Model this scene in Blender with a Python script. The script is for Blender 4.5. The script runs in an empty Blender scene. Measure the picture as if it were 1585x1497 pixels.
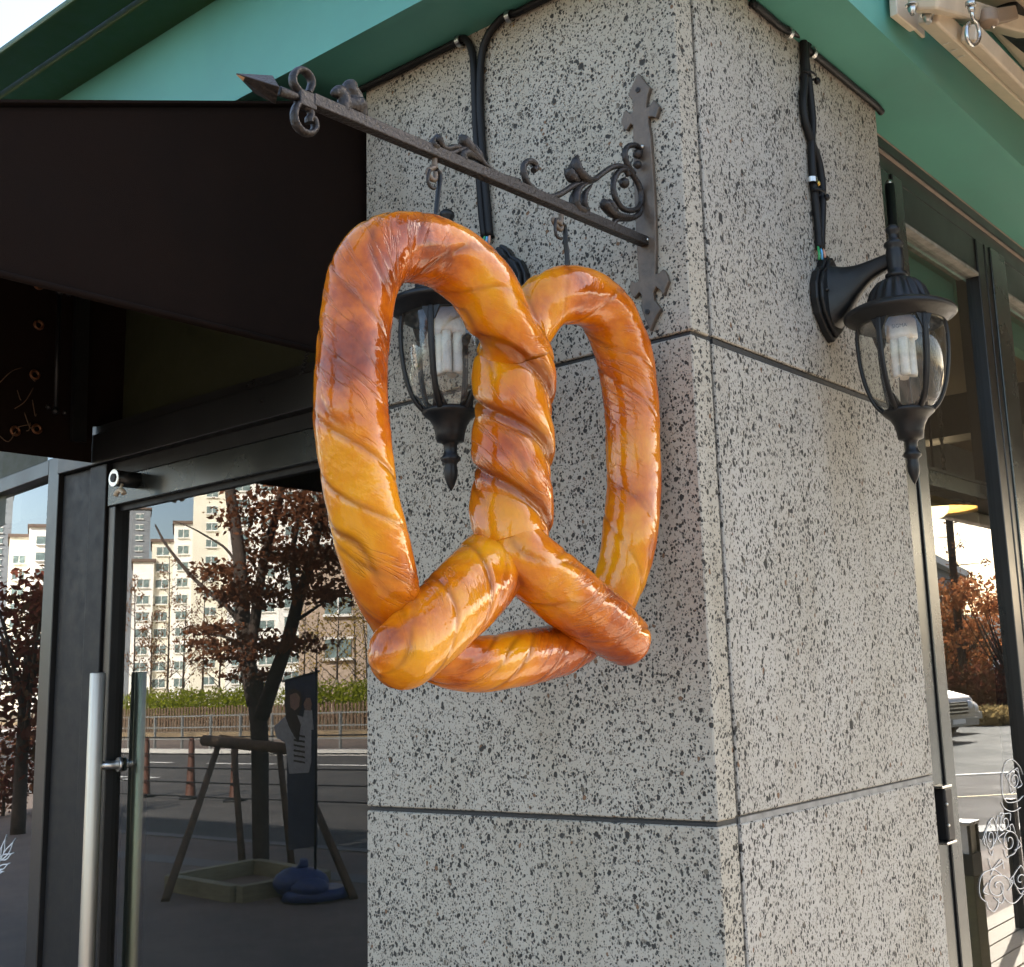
import bpy, bmesh, math, random
from mathutils import Vector, Matrix, noise
import numpy as np
rad = math.radians
random.seed(7)
scene = bpy.context.scene
COL = scene.collection

# ------------------------------------------------------------------ camera
CAM_LOC = np.array([0.77826812, -1.21159063, 1.57])
FPX, PCX, PCY, PW, PH = 1826.0266, 940.180, 714.867, 1585.0, 1497.0
def _rot(a, i):
    c, s = math.cos(a), math.sin(a)
    M = np.eye(3); j, k = (i + 1) % 3, (i + 2) % 3
    M[j, j] = c; M[k, k] = c; M[j, k] = -s; M[k, j] = s
    return M
CAM_R = _rot(rad(37.20055667), 2) @ _rot(rad(100.5749614), 0) @ _rot(rad(-2.29487107), 2)
cd = bpy.data.cameras.new('camera')
cam = bpy.data.objects.new('camera', cd)
COL.objects.link(cam)
cam.matrix_world = Matrix([list(CAM_R[i]) + [CAM_LOC[i]] for i in range(3)] + [[0, 0, 0, 1]])
cd.sensor_fit = 'HORIZONTAL'
cd.sensor_width = 36.0
cd.lens = FPX * 36.0 / PW
cd.shift_x = (PW / 2 - PCX) / PW
cd.shift_y = (PCY - PH / 2) / PW
cd.clip_start = 0.02
cd.clip_end = 3000
scene.camera = cam

# ------------------------------------------------------------------ light
SUN_EL, SUN_AZ = 33.0, 14.0        # azimuth from +Y towards +X
world = bpy.data.worlds.new('World')
scene.world = world
world.use_nodes = True
wn = world.node_tree.nodes
wl = world.node_tree.links
wn.clear()
sky = wn.new('ShaderNodeTexSky')
sky.sky_type = 'NISHITA'
sky.sun_disc = False
sky.sun_elevation = rad(SUN_EL)
sky.sun_rotation = rad(SUN_AZ)
sky.air_density = 1.0
sky.dust_density = 2.2
sky.ozone_density = 0.6
bg = wn.new('ShaderNodeBackground')
bg.inputs['Strength'].default_value = 0.11
wo = wn.new('ShaderNodeOutputWorld')
wt = wn.new('ShaderNodeMix'); wt.data_type = 'RGBA'; wt.blend_type = 'MULTIPLY'; wt.inputs[0].default_value = 1.0
wt.inputs[7].default_value = (1.0, 0.95, 0.885, 1)     # white balance of the picture
wl.new(sky.outputs[0], wt.inputs[6])
wl.new(wt.outputs[2], bg.inputs[0])
wl.new(bg.outputs[0], wo.inputs[0])
sd = bpy.data.lights.new('sun', 'SUN')
sd.energy = 5.0
sd.angle = rad(0.5)
sd.color = (1.0, 0.93, 0.82)
sun = bpy.data.objects.new('sun', sd)
COL.objects.link(sun)
sdir = Vector((math.sin(rad(SUN_AZ)) * math.cos(rad(SUN_EL)), math.cos(rad(SUN_AZ)) * math.cos(rad(SUN_EL)), math.sin(rad(SUN_EL))))
sun.rotation_euler = sdir.to_track_quat('Z', 'Y').to_euler()
vs = scene.view_settings
vs.view_transform = 'Standard'
vs.look = 'None'
vs.gamma = 1.0
vs.use_curve_mapping = False
vs.exposure = 2.58
cy = scene.cycles
cy.use_denoising = True
cy.use_adaptive_sampling = True
cy.adaptive_threshold = 0.015
cy.max_bounces = 8
cy.diffuse_bounces = 4
cy.glossy_bounces = 4
cy.transmission_bounces = 4
cy.transparent_max_bounces = 16
cy.caustics_reflective = False
cy.caustics_refractive = False
cy.sample_clamp_indirect = 6.0

# ------------------------------------------------------------------ measuring helpers
def ray(px, py):
    return CAM_R @ np.array([(px - PCX) / FPX, -(py - PCY) / FPX, -1.0])
def on_axis(px, py, ax, val):
    d = ray(px, py)
    return CAM_LOC + d * ((val - CAM_LOC[ax]) / d[ax])
def onx(px, py, x): return on_axis(px, py, 0, x)
def ony(px, py, y): return on_axis(px, py, 1, y)
def onz(px, py, z): return on_axis(px, py, 2, z)
GLASS_Y, GLASS_X = 0.115, -0.062    # planes of the entrance glass and of the side window glass
def mirL(p): return np.array([p[0], 2 * GLASS_Y - p[1], p[2]])
def mirR(p): return np.array([2 * GLASS_X - p[0], p[1], p[2]])
def seenL(px, py, yv):              # place in the street that the entrance glass mirrors
    return mirL(ony(px, py, yv))
def gndL(px, py): return mirL(onz(px, py, 0))
def gndR(px, py): return mirR(onz(px, py, 0))
def seenR(px, py, dist):
    d = ray(px, py); d = d / math.hypot(d[0], d[1])
    return mirR(CAM_LOC + d * dist)

# ------------------------------------------------------------------ materials
def newmat(name):
    m = bpy.data.materials.new(name)
    m.use_nodes = True
    nt = m.node_tree
    nt.nodes.clear()
    out = nt.nodes.new('ShaderNodeOutputMaterial')
    return m, nt, out
class N:
    def __init__(s, nt): s.nt = nt
    def __call__(s, typ, _in=None, **kw):
        n = s.nt.nodes.new('ShaderNode' + typ)
        for k, v in kw.items(): setattr(n, k, v)
        for k, v in (_in or {}).items():
            if isinstance(v, bpy.types.NodeSocket): s.nt.links.new(v, n.inputs[k])
            else: n.inputs[k].default_value = v
        return n
    def ramp(s, fac, stops, interp='LINEAR'):
        n = s.nt.nodes.new('ShaderNodeValToRGB')
        cr = n.color_ramp; cr.interpolation = interp
        while len(cr.elements) < len(stops): cr.elements.new(0.5)
        for e, (p, c) in zip(cr.elements, stops):
            e.position = p; e.color = (*c, 1) if len(c) == 3 else c
        s.nt.links.new(fac, n.inputs[0])
        return n.outputs[0]
    def math(s, op, a, b=None, c=None, clamp=False):
        n = s.nt.nodes.new('ShaderNodeMath'); n.operation = op; n.use_clamp = clamp
        for i, v in enumerate((a, b, c)):
            if v is None: continue
            if isinstance(v, bpy.types.NodeSocket): s.nt.links.new(v, n.inputs[i])
            else: n.inputs[i].default_value = v
        return n.outputs[0]
    def mix(s, f, a, b, blend='MIX'):
        n = s.nt.nodes.new('ShaderNodeMix'); n.data_type = 'RGBA'; n.blend_type = blend
        for i, v in ((0, f), (6, a), (7, b)):
            if isinstance(v, bpy.types.NodeSocket): s.nt.links.new(v, n.inputs[i])
            else: n.inputs[i].default_value = (*v, 1) if isinstance(v, tuple) and len(v) == 3 else v
        return n.outputs[2]
def paint(name, col, rough=0.5, metal=0.0, var=0.12, scale=30.0, bump=0.15, bscale=180.0, spec=0.5, coat=0.0, col2=None, stretch=(1, 1, 1)):
    m, nt, out = newmat(name)
    n = N(nt)
    tc = n('TexCoord')
    mp = n('Mapping', {'Vector': tc.outputs['Object'], 'Scale': stretch})
    nz = n('TexNoise', {'Vector': mp.outputs[0], 'Scale': scale, 'Detail': 6.0, 'Roughness': 0.65})
    c2 = col2 or tuple(c * (1 - var * 2.2) for c in col)
    c1 = tuple(min(1, c * (1 + var)) for c in col)
    cc = n.ramp(nz.outputs[0], [(0.3, c2), (0.68, c1)])
    rr = n('MapRange', {'Value': nz.outputs[0], 'From Min': 0.3, 'From Max': 0.7, 'To Min': max(0.02, rough - 0.08), 'To Max': min(1, rough + 0.1)})
    p = n('BsdfPrincipled', {'Base Color': cc, 'Roughness': rr.outputs[0], 'Metallic': metal, 'Specular IOR Level': spec, 'Coat Weight': coat, 'Coat Roughness': 0.1})
    if bump > 0:
        bz = n('TexNoise', {'Vector': mp.outputs[0], 'Scale': bscale, 'Detail': 4.0})
        b = n('Bump', {'Height': bz.outputs[0], 'Strength': bump, 'Distance': 0.002})
        nt.links.new(b.outputs[0], p.inputs['Normal'])
    nt.links.new(p.outputs[0], out.inputs[0])
    return m

def stone_mat(name, base, elong, shear, dens, sz=1.0):
    """vesicular basalt: pits of three sizes set into a fine grey ground"""
    m, nt, out = newmat(name)
    n = N(nt)
    tc = n('TexCoord'); oi = n('ObjectInfo')
    off = n('VectorMath', {0: oi.outputs['Random'], 1: (37.0, 21.0, 53.0)}, operation='MULTIPLY')
    co = n('VectorMath', {0: tc.outputs['Object'], 1: off.outputs[0]}, operation='ADD')
    w = n('TexNoise', {'Vector': co.outputs[0], 'Scale': 115.0, 'Detail': 2.0})
    w2 = n('VectorMath', {0: w.outputs['Color'], 1: (0.5, 0.5, 0.5)}, operation='SUBTRACT')
    w3 = n('VectorMath', {0: w2.outputs[0], 'Scale': 0.0060}, operation='SCALE')
    cw = n('VectorMath', {0: co.outputs[0], 1: w3.outputs[0]}, operation='ADD')
    mp0 = n('Mapping', {'Vector': cw.outputs[0], 'Rotation': (0, shear, shear), 'Scale': (1.0, 1.0, elong)})
    dn = n('TexNoise', {'Vector': co.outputs[0], 'Scale': 9.0, 'Detail': 3.0})
    dens_v = n('MapRange', {'Value': dn.outputs[0], 'From Min': 0.35, 'From Max': 0.65, 'To Min': dens * 0.9, 'To Max': dens * 1.1})
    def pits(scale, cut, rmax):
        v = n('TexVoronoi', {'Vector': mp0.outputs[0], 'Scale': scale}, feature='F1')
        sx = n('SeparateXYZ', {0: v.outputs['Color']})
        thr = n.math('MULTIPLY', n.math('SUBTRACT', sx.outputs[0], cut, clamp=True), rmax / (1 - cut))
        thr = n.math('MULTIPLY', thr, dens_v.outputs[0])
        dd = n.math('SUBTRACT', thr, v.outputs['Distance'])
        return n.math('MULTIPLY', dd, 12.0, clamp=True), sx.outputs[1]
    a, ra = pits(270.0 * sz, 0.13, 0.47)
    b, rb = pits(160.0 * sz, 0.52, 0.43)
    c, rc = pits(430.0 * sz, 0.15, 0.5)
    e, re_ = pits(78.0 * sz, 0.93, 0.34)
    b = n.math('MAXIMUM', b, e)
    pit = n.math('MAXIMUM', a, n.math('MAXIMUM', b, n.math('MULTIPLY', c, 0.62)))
    g = n('TexNoise', {'Vector': co.outputs[0], 'Scale': 420.0, 'Detail': 5.0, 'Roughness': 0.75})
    g2 = n('TexNoise', {'Vector': co.outputs[0], 'Scale': 6.0, 'Detail': 5.0, 'Roughness': 0.6})
    ground = n.ramp(g.outputs[0], [(0.28, tuple(x * 0.87 for x in base)), (0.5, base), (0.75, tuple(min(1, x * 1.07) for x in base))])
    stain = n.ramp(g2.outputs[0], [(0.3, (0.92, 0.91, 0.88)), (0.6, (1.0, 1.0, 1.0))])
    ground = n.mix(1.0, ground, stain, 'MULTIPLY')
    tone = n.ramp(oi.outputs['Random'], [(0.0, (0.93, 0.925, 0.91)), (1.0, (1.0, 1.0, 1.0))])
    ground = n.mix(1.0, ground, tone, 'MULTIPLY')
    st = n('Mapping', {'Vector': co.outputs[0], 'Scale': (16.0, 16.0, 0.9)})
    sn = n('TexNoise', {'Vector': st.outputs[0], 'Scale': 1.0, 'Detail': 4.0})
    ground = n.mix(1.0, ground, n.ramp(sn.outputs[0], [(0.32, (0.92, 0.91, 0.89)), (0.5, (1.0, 1.0, 1.0))]), 'MULTIPLY')
    # some of the larger pits are filled with rust brown or pale ash
    shade_fill = n.ramp(rb, [(0.0, (0.022, 0.022, 0.021)), (0.62, (0.03, 0.03, 0.029)), (0.8, (0.13, 0.115, 0.09)), (0.93, (0.16, 0.09, 0.05))], 'CONSTANT')
    pcol = n.mix(b, (0.035, 0.035, 0.033), shade_fill)  # near-black paints the shade of the hollows into the unfilled pits
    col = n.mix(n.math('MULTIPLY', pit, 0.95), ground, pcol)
    h = n.math('SUBTRACT', n.math('MULTIPLY', g.outputs[0], 0.12), pit)
    bp = n('Bump', {'Height': h, 'Strength': 0.75, 'Distance': 0.0022})
    p = n('BsdfPrincipled', {'Base Color': col, 'Roughness': 0.82, 'Specular IOR Level': 0.3, 'Normal': bp.outputs[0]})
    nt.links.new(p.outputs[0], out.inputs[0])
    return m

def glass_mat(name, tint, refl=1.8, dirt_haze=0.0):
    """pane of clear glazing: mirror part by Fresnel over a tinted see-through part"""
    m, nt, out = newmat(name)
    n = N(nt)
    fr = n('Fresnel', {'IOR': 1.5})
    ge = n('NewGeometry')     # only the face turned to the light path mirrors; no inner total reflection
    f = n.math('MULTIPLY', n.math('MULTIPLY', fr.outputs[0], refl, clamp=True), n.math('SUBTRACT', 1.0, ge.outputs['Backfacing']))
    tr = n('BsdfTransparent', {'Color': (*tint, 1)})
    tc = n('TexCoord')
    nz = n('TexNoise', {'Vector': tc.outputs['Object'], 'Scale': 1.3, 'Detail': 2.0})
    bp = n('Bump', {'Height': nz.outputs[0], 'Strength': 0.05, 'Distance': 0.004})
    gl = n('BsdfGlossy', {'Color': (0.95, 0.97, 1.0, 1), 'Roughness': 0.0, 'Normal': bp.outputs[0]})
    mx = n('MixShader', {0: f, 1: tr.outputs[0], 2: gl.outputs[0]})
    last = mx.outputs[0]
    if dirt_haze > 0:  # grimy speckle film, also put in to haze the mirror image
        dz = n('TexNoise', {'Vector': tc.outputs['Object'], 'Scale': 90.0, 'Detail': 6.0, 'Roughness': 0.8})
        df = n('BsdfDiffuse', {'Color': (0.45, 0.42, 0.36, 1)})
        fac = n('MapRange', {'Value': dz.outputs[0], 'From Min': 0.45, 'From Max': 0.75, 'To Min': dirt_haze * 0.3, 'To Max': dirt_haze * 3})
        mx2 = n('MixShader', {0: fac.outputs[0], 1: last, 2: df.outputs[0]})
        last = mx2.outputs[0]
    nt.links.new(last, out.inputs[0])
    return m
def emit_mat(name, col, st):
    m, nt, out = newmat(name)
    n = N(nt)
    e = n('Emission', {'Color': (*col, 1), 'Strength': st})
    nt.links.new(e.outputs[0], out.inputs[0])
    return m
def leaf_mat(name, cols):
    m, nt, out = newmat(name)
    n = N(nt)
    ge = n('NewGeometry')
    cc = n.ramp(ge.outputs['Random Per Island'], [(i / max(1, len(cols) - 1), c) for i, c in enumerate(cols)])
    d = n('BsdfDiffuse', {'Color': cc})
    t = n('BsdfTranslucent', {'Color': cc})
    mx = n('MixShader', {0: 0.45, 1: d.outputs[0], 2: t.outputs[0]})
    nt.links.new(mx.outputs[0], out.inputs[0])
    return m

M = {}
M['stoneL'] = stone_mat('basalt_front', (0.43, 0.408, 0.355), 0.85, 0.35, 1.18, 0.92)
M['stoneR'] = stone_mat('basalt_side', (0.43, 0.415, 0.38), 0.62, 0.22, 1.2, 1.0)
M['sealant'] = paint('grey_sealant', (0.020, 0.021, 0.022), 0.6, var=0.2, bump=0.4, bscale=60)
M['mortar'] = paint('pale_joint', (0.27, 0.265, 0.25), 0.8, var=0.2, bump=0.3)
M['teal'] = paint('teal_paint', (0.092, 0.312, 0.260), 0.5, var=0.07, scale=3, bump=0.05)
M['olive'] = paint('dark_green_paint', (0.035, 0.088, 0.028), 0.5, var=0.06, bump=0.05)
M['fabric'] = paint('brown_canvas', (0.0120, 0.0068, 0.0050), 0.95, var=0.12, scale=7, bump=0.5, bscale=900, spec=0.12)
M['blackalu'] = paint('black_aluminium', (0.012, 0.012, 0.0125), 0.33, var=0.02, scale=3, bump=0)
M['greyalu'] = paint('grey_green_aluminium', (0.055, 0.062, 0.061), 0.24, metal=0.6, var=0.02, scale=3, bump=0)
M['olivewall'] = paint('dark_olive_paint', (0.030, 0.034, 0.013), 0.6, var=0.06, bump=0.05)
M['rubber'] = paint('black_rubber', (0.010, 0.010, 0.011), 0.5, var=0.1, bump=0.05, spec=0.25)
M['iron'] = paint('dark_cast_iron', (0.025, 0.021, 0.020), 0.40, metal=0.35, var=0.3, scale=60, bump=0.8, bscale=260, col2=(0.016, 0.013, 0.011))
M['bronze'] = paint('bronze_patina', (0.135, 0.105, 0.08), 0.5, metal=0.35, var=0.28, scale=26, bump=0.35, bscale=200, col2=(0.065, 0.053, 0.043))
M['rawiron'] = paint('chipped_bare_patch', (0.48, 0.30, 0.17), 0.7, bump=0.3)
M['lampblack'] = paint('black_lamp_paint', (0.0095, 0.0098, 0.0102), 0.40, var=0.15, scale=50, bump=0.12, bscale=300, spec=0.35)
M['lampglass'] = glass_mat('lamp_glass', (0.90, 0.90, 0.87), 1.2, 0.075)
M['doorglass'] = glass_mat('entrance_glass', (0.72, 0.76, 0.72), 1.9, 0.003)
M['winglass'] = glass_mat('window_glass', (0.80, 0.82, 0.80), 1.35, 0.008)
M['whiteplastic'] = paint('white_plastic', (0.80, 0.78, 0.74), 0.35, var=0.03, bump=0)
M['tubewhite'] = paint('phosphor_tube', (0.82, 0.80, 0.76), 0.22, var=0.03, bump=0)
M['ink'] = paint('grey_print', (0.16, 0.16, 0.17), 0.6, bump=0)
M['steel'] = paint('brushed_steel', (0.47, 0.435, 0.38), 0.33, metal=0.85, var=0.05, scale=12, bump=0.05, bscale=500, stretch=(1, 1, 0.02))
M['zinc'] = paint('zinc_steel', (0.55, 0.55, 0.53), 0.28, metal=1.0, var=0.12, bump=0.1)
M['brass'] = paint('yellow_screw', (0.62, 0.42, 0.11), 0.3, metal=1.0, var=0.12, bump=0.1)
M['beige'] = paint('beige_powder_coat', (0.60, 0.52, 0.41), 0.42, var=0.06, bump=0.06)
M['beigedark'] = paint('tan_plastic_cap', (0.27, 0.20, 0.145), 0.5, var=0.08)
M['canvas'] = paint('awning_canvas', (0.085, 0.072, 0.055), 0.9, var=0.1, bump=0.3)
M['trimline'] = paint('pale_trim_edge', (0.30, 0.25, 0.22), 0.6, bump=0)
M['copper'] = paint('copper_eyelet', (0.17, 0.075, 0.035), 0.4, metal=0.6, bump=0)
M['wire_b'] = paint('blue_wire', (0.12, 0.42, 0.75), 0.35, bump=0)
M['wire_g'] = paint('green_wire', (0.03, 0.32, 0.10), 0.35, bump=0)
M['wire_w'] = paint('pink_wire', (0.62, 0.33, 0.24), 0.35, bump=0)
M['decal'] = paint('white_vinyl', (0.80, 0.82, 0.84), 0.6, bump=0)
M['asphalt'] = paint('asphalt', (0.062, 0.056, 0.050), 0.9, var=0.2, scale=1.1, bump=0.5, bscale=60)
M['lot'] = paint('worn_lot_paving', (0.085, 0.09, 0.08), 0.9, var=0.14, scale=0.7, bump=0.4, bscale=40)
M['paving'] = paint('dull_paving', (0.165, 0.122, 0.095), 0.85, var=0.18, scale=2.2, bump=0.5, bscale=30)
M['kerb'] = paint('pale_kerb_granite', (0.44, 0.43, 0.40), 0.8, var=0.12)
M['oldkerb'] = paint('grey_kerb', (0.15, 0.148, 0.142), 0.85, var=0.15)
M['line'] = paint('road_paint', (0.72, 0.71, 0.66), 0.7, var=0.15)
M['yline'] = paint('yellow_road_paint', (0.62, 0.50, 0.22), 0.7, var=0.15)
M['earth'] = paint('dry_earth', (0.20, 0.15, 0.09), 0.95, var=0.25, scale=1.5)
M['wood'] = paint('pale_timber', (0.25, 0.22, 0.13), 0.7, var=0.15, scale=6, stretch=(1, 1, 6))
M['stake'] = paint('weathered_stake', (0.12, 0.075, 0.045), 0.8, var=0.25, scale=12)
M['bark'] = paint('dark_bark', (0.060, 0.042, 0.032), 0.9, var=0.25, scale=14, bump=0.8, bscale=40)
M['deck'] = paint('deck_timber', (0.42, 0.36, 0.27), 0.75, var=0.16, scale=5, stretch=(1, 0.1, 1))
M['olivepost'] = paint('olive_post', (0.13, 0.12, 0.055), 0.6, var=0.1)
M['railing'] = paint('grey_railing', (0.16, 0.165, 0.16), 0.5, bump=0)
M['navy'] = paint('navy_print', (0.018, 0.022, 0.055), 0.6, bump=0)
M['skin'] = paint('printed_skin', (0.30, 0.17, 0.12), 0.6, bump=0)
M['cloth_w'] = paint('printed_white', (0.38, 0.38, 0.39), 0.6, bump=0)
M['hairprint'] = paint('printed_hair', (0.05, 0.026, 0.017), 0.6, bump=0)
M['bluebag'] = paint('blue_plastic', (0.012, 0.03, 0.13), 0.45)
M['cone'] = paint('dull_orange_rubber', (0.085, 0.03, 0.016), 0.6, var=0.2)
M['aptA'] = paint('cream_render', (0.72, 0.69, 0.58), 0.9, var=0.04, scale=0.4, bump=0)
M['aptB'] = paint('white_render', (0.80, 0.79, 0.75), 0.9, var=0.04, scale=0.4, bump=0)
M['aptC'] = paint('olive_render', (0.36, 0.38, 0.22), 0.9, var=0.05, scale=0.4, bump=0)
M['aptD'] = paint('tan_stone_cladding', (0.46, 0.36, 0.28), 0.9, var=0.08, scale=2.0, bump=0)
M['aptroof'] = paint('brown_roof', (0.14, 0.10, 0.08), 0.8, bump=0)
M['farglass'] = paint('far_window_glass', (0.17, 0.23, 0.23), 0.25, var=0.2, scale=1.0, bump=0)
M['greyfar'] = paint('blue_grey_wall', (0.20, 0.22, 0.24), 0.8, var=0.08, scale=0.5, bump=0)
M['carpaint'] = paint('silver_car_paint', (0.22, 0.22, 0.215), 0.3, metal=0.4, var=0.03, bump=0, coat=0.8)
M['carglass'] = paint('car_glass', (0.02, 0.025, 0.03), 0.05, bump=0)
M['headlight'] = paint('headlight_lens', (0.75, 0.77, 0.78), 0.1, bump=0)
M['inside'] = paint('inner_plaster', (0.17, 0.125, 0.075), 0.85, var=0.06, scale=3, bump=0.1)
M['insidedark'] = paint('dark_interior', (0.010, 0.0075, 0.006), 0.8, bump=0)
M['beam'] = paint('dark_beam', (0.018, 0.017, 0.014), 0.6, bump=0)
M['shade'] = paint('enamel_shade', (0.55, 0.35, 0.12), 0.35, bump=0)
M['bulb'] = emit_mat('warm_bulb', (1.0, 0.72, 0.36), 1.0)
M['wallrender'] = paint('wall_render', (0.42, 0.39, 0.34), 0.9, var=0.08, scale=2)
M['maple'] = leaf_mat('dull_maple_leaves', [(0.11, 0.048, 0.027), (0.19, 0.075, 0.038), (0.24, 0.10, 0.05), (0.14, 0.06, 0.032)])
M['orange'] = leaf_mat('orange_leaves', [(0.34, 0.11, 0.04), (0.44, 0.17, 0.07), (0.46, 0.20, 0.08), (0.26, 0.10, 0.06)])
M['yellow'] = leaf_mat('thin_yellow_leaves', [(0.30, 0.20, 0.04), (0.38, 0.27, 0.06), (0.18, 0.10, 0.03)])
M['rust'] = leaf_mat('rusty_leaves', [(0.20, 0.09, 0.04), (0.26, 0.13, 0.06), (0.15, 0.06, 0.03)])
M['hedge'] = leaf_mat('hedge_green', [(0.13, 0.16, 0.012), (0.20, 0.23, 0.018), (0.27, 0.29, 0.03)])
M['darkred'] = leaf_mat('dark_red_shrub', [(0.09, 0.03, 0.024), (0.16, 0.055, 0.036), (0.11, 0.07, 0.036)])
M['dry'] = leaf_mat('dry_grass', [(0.34, 0.24, 0.10), (0.42, 0.32, 0.15), (0.28, 0.20, 0.08)])
M['darkgreen'] = leaf_mat('evergreen', [(0.02, 0.04, 0.02), (0.035, 0.06, 0.03), (0.05, 0.08, 0.035)])

# ------------------------------------------------------------------ mesh helpers
class MB:
    def __init__(s): s.v = []; s.f = []; s.sm = []; s.mi = []
    def add(s, vs, fs, smooth=False, mi=0):
        o = len(s.v)
        s.v += [tuple(float(c) for c in p) for p in vs]
        s.f += [tuple(i + o for i in f) for f in fs]
        s.sm += [smooth] * len(fs); s.mi += [mi] * len(fs)
        return s
    def box(s, lo, hi, mi=0):
        x0, y0, z0 = lo; x1, y1, z1 = hi
        s.add([(x0, y0, z0), (x1, y0, z0), (x1, y1, z0), (x0, y1, z0), (x0, y0, z1), (x1, y0, z1), (x1, y1, z1), (x0, y1, z1)],
              [(0, 3, 2, 1), (4, 5, 6, 7), (0, 1, 5, 4), (1, 2, 6, 5), (2, 3, 7, 6), (3, 0, 4, 7)], mi=mi)
        return s
    def obox(s, c, ax, ay, az, mi=0):      # centre and three half-axis vectors
        c, ax, ay, az = map(np.asarray, (c, ax, ay, az))
        vs = [c + i * ax + j * ay + k * az for k in (-1, 1) for i, j in ((-1, -1), (1, -1), (1, 1), (-1, 1))]
        return s.add(vs, [(0, 3, 2, 1), (4, 5, 6, 7), (0, 1, 5, 4), (1, 2, 6, 5), (2, 3, 7, 6), (3, 0, 4, 7)], mi=mi)
    def bar(s, a, b, w, h, up=(0, 0, 1), mi=0):
        a = np.asarray(a, float); b = np.asarray(b, float)
        d = b - a; L = np.linalg.norm(d); d = d / L
        u = np.asarray(up, float); side = np.cross(d, u)
        if np.linalg.norm(side) < 1e-6: side = np.cross(d, (1, 0, 0))
        side /= np.linalg.norm(side); u = np.cross(side, d)
        return s.obox((a + b) / 2, d * L / 2, side * w / 2, u * h / 2, mi)
    def tube(s, pts, r, seg=10, sect=None, up=None, cap=True, smooth=True, mi=0):
        """sweep; r scalar or list; sect = (a, b) stretch across/along up"""
        P = np.array(pts, float); n = len(P)
        R = np.full(n, r) if np.isscalar(r) else np.array(r, float)
        T = np.gradient(P, axis=0); T /= np.linalg.norm(T, axis=1)[:, None] + 1e-12
        if up is None:
            u = np.array((0, 0, 1.0))
            if abs(T[0] @ u) > 0.9: u = np.array((1.0, 0, 0))
            up0 = u - (u @ T[0]) * T[0]; up0 /= np.linalg.norm(up0)
            U = [up0]
            for i in range(1, n):
                w = U[-1] - (U[-1] @ T[i]) * T[i]; U.append(w / (np.linalg.norm(w) + 1e-12))
            U = np.array(U)
        else:
            U = np.array([np.asarray(up, float) - (np.asarray(up, float) @ t) * t for t in T]); U /= np.linalg.norm(U, axis=1)[:, None] + 1e-12
        S = np.cross(T, U)
        a, b = sect or (1, 1)
        vs = []
        for i in range(n):
            for k in range(seg):
                t = 2 * math.pi * k / seg
                vs.append(P[i] + R[i] * (a * math.cos(t) * S[i] + b * math.sin(t) * U[i]))
        fs = [(i * seg + k, i * seg + (k + 1) % seg, (i + 1) * seg + (k + 1) % seg, (i + 1) * seg + k) for i in range(n - 1) for k in range(seg)]
        s.add(vs, fs, smooth, mi)
        if cap:
            o = len(s.v) - len(vs)
            s.f += [tuple(o + k for k in range(seg))[::-1], tuple(o + (n - 1) * seg + k for k in range(seg))]
            s.sm += [False, False]; s.mi += [mi, mi]
        return s
    def lathe(s, prof, c=(0, 0, 0), seg=32, smooth=True, flute=0.0, nf=0, mi=0):
        vs = []; n = len(prof)
        for q in prof:
            r, z = q[0], q[1]; fl = q[2] if len(q) > 2 else 0
            for k in range(seg):
                t = 2 * math.pi * k / seg
                rr = r * (1 - fl * (0.5 + 0.5 * math.cos(nf * t)))
                vs.append((c[0] + rr * math.cos(t), c[1] + rr * math.sin(t), c[2] + z))
        fs = [(i * seg + k, (i + 1) * seg + k, (i + 1) * seg + (k + 1) % seg, i * seg + (k + 1) % seg) for i in range(n - 1) for k in range(seg)]
        s.add(vs, fs, smooth, mi)
        return s
    def ball(s, c, r, seg=14, sc=(1, 1, 1), mi=0):
        h = seg // 2
        vs = []; fs = []
        for i in range(h + 1):
            a = math.pi * i / h
            for k in range(seg):
                t = 2 * math.pi * k / seg
                vs.append((c[0] + r * sc[0] * math.sin(a) * math.cos(t), c[1] + r * sc[1] * math.sin(a) * math.sin(t), c[2] + r * sc[2] * math.cos(a)))
        fs = [(i * seg + k, (i + 1) * seg + k, (i + 1) * seg + (k + 1) % seg, i * seg + (k + 1) % seg) for i in range(h) for k in range(seg)]
        return s.add(vs, fs, True, mi)
    def prism(s, poly, ext, mi=0):          # 3D polygon extruded along a vector
        P = [np.asarray(p, float) for p in poly]; e = np.asarray(ext, float); n = len(P)
        s.add(P + [p + e for p in P], [tuple(range(n))[::-1], tuple(range(n, 2 * n))] + [(i, (i + 1) % n, n + (i + 1) % n, n + i) for i in range(n)], mi=mi)
        return s
    def build(s, name, mat, parent=None, base=None, bevel=0.0, bseg=2, subsurf=0):
        base = np.array(ROOT[parent.name] if parent is not None and base is None else (base if base is not None else (0, 0, 0)), float)
        me = bpy.data.meshes.new(name)
        me.from_pydata([tuple(np.array(p) - base) for p in s.v], [], s.f)
        me.polygons.foreach_set('use_smooth', s.sm)
        for mm in (mat if isinstance(mat, (list, tuple)) else [mat]): me.materials.append(mm)
        if max(s.mi, default=0): me.polygons.foreach_set('material_index', s.mi)
        bm = bmesh.new(); bm.from_mesh(me); bmesh.ops.recalc_face_normals(bm, faces=bm.faces); bm.to_mesh(me); bm.free()
        me.update()
        o = bpy.data.objects.new(name, me)
        COL.objects.link(o)
        if bevel:
            b = o.modifiers.new('bevel', 'BEVEL'); b.width = bevel; b.segments = bseg; b.limit_method = 'ANGLE'; b.angle_limit = rad(40)
        if subsurf:
            b = o.modifiers.new('sub', 'SUBSURF'); b.levels = subsurf; b.render_levels = subsurf
        if parent is not None:
            o.parent = parent; ROOT[o.name] = tuple(base)
        else:
            o.location = base; ROOT[o.name] = tuple(base)
        return o
ROOT = {}
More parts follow.
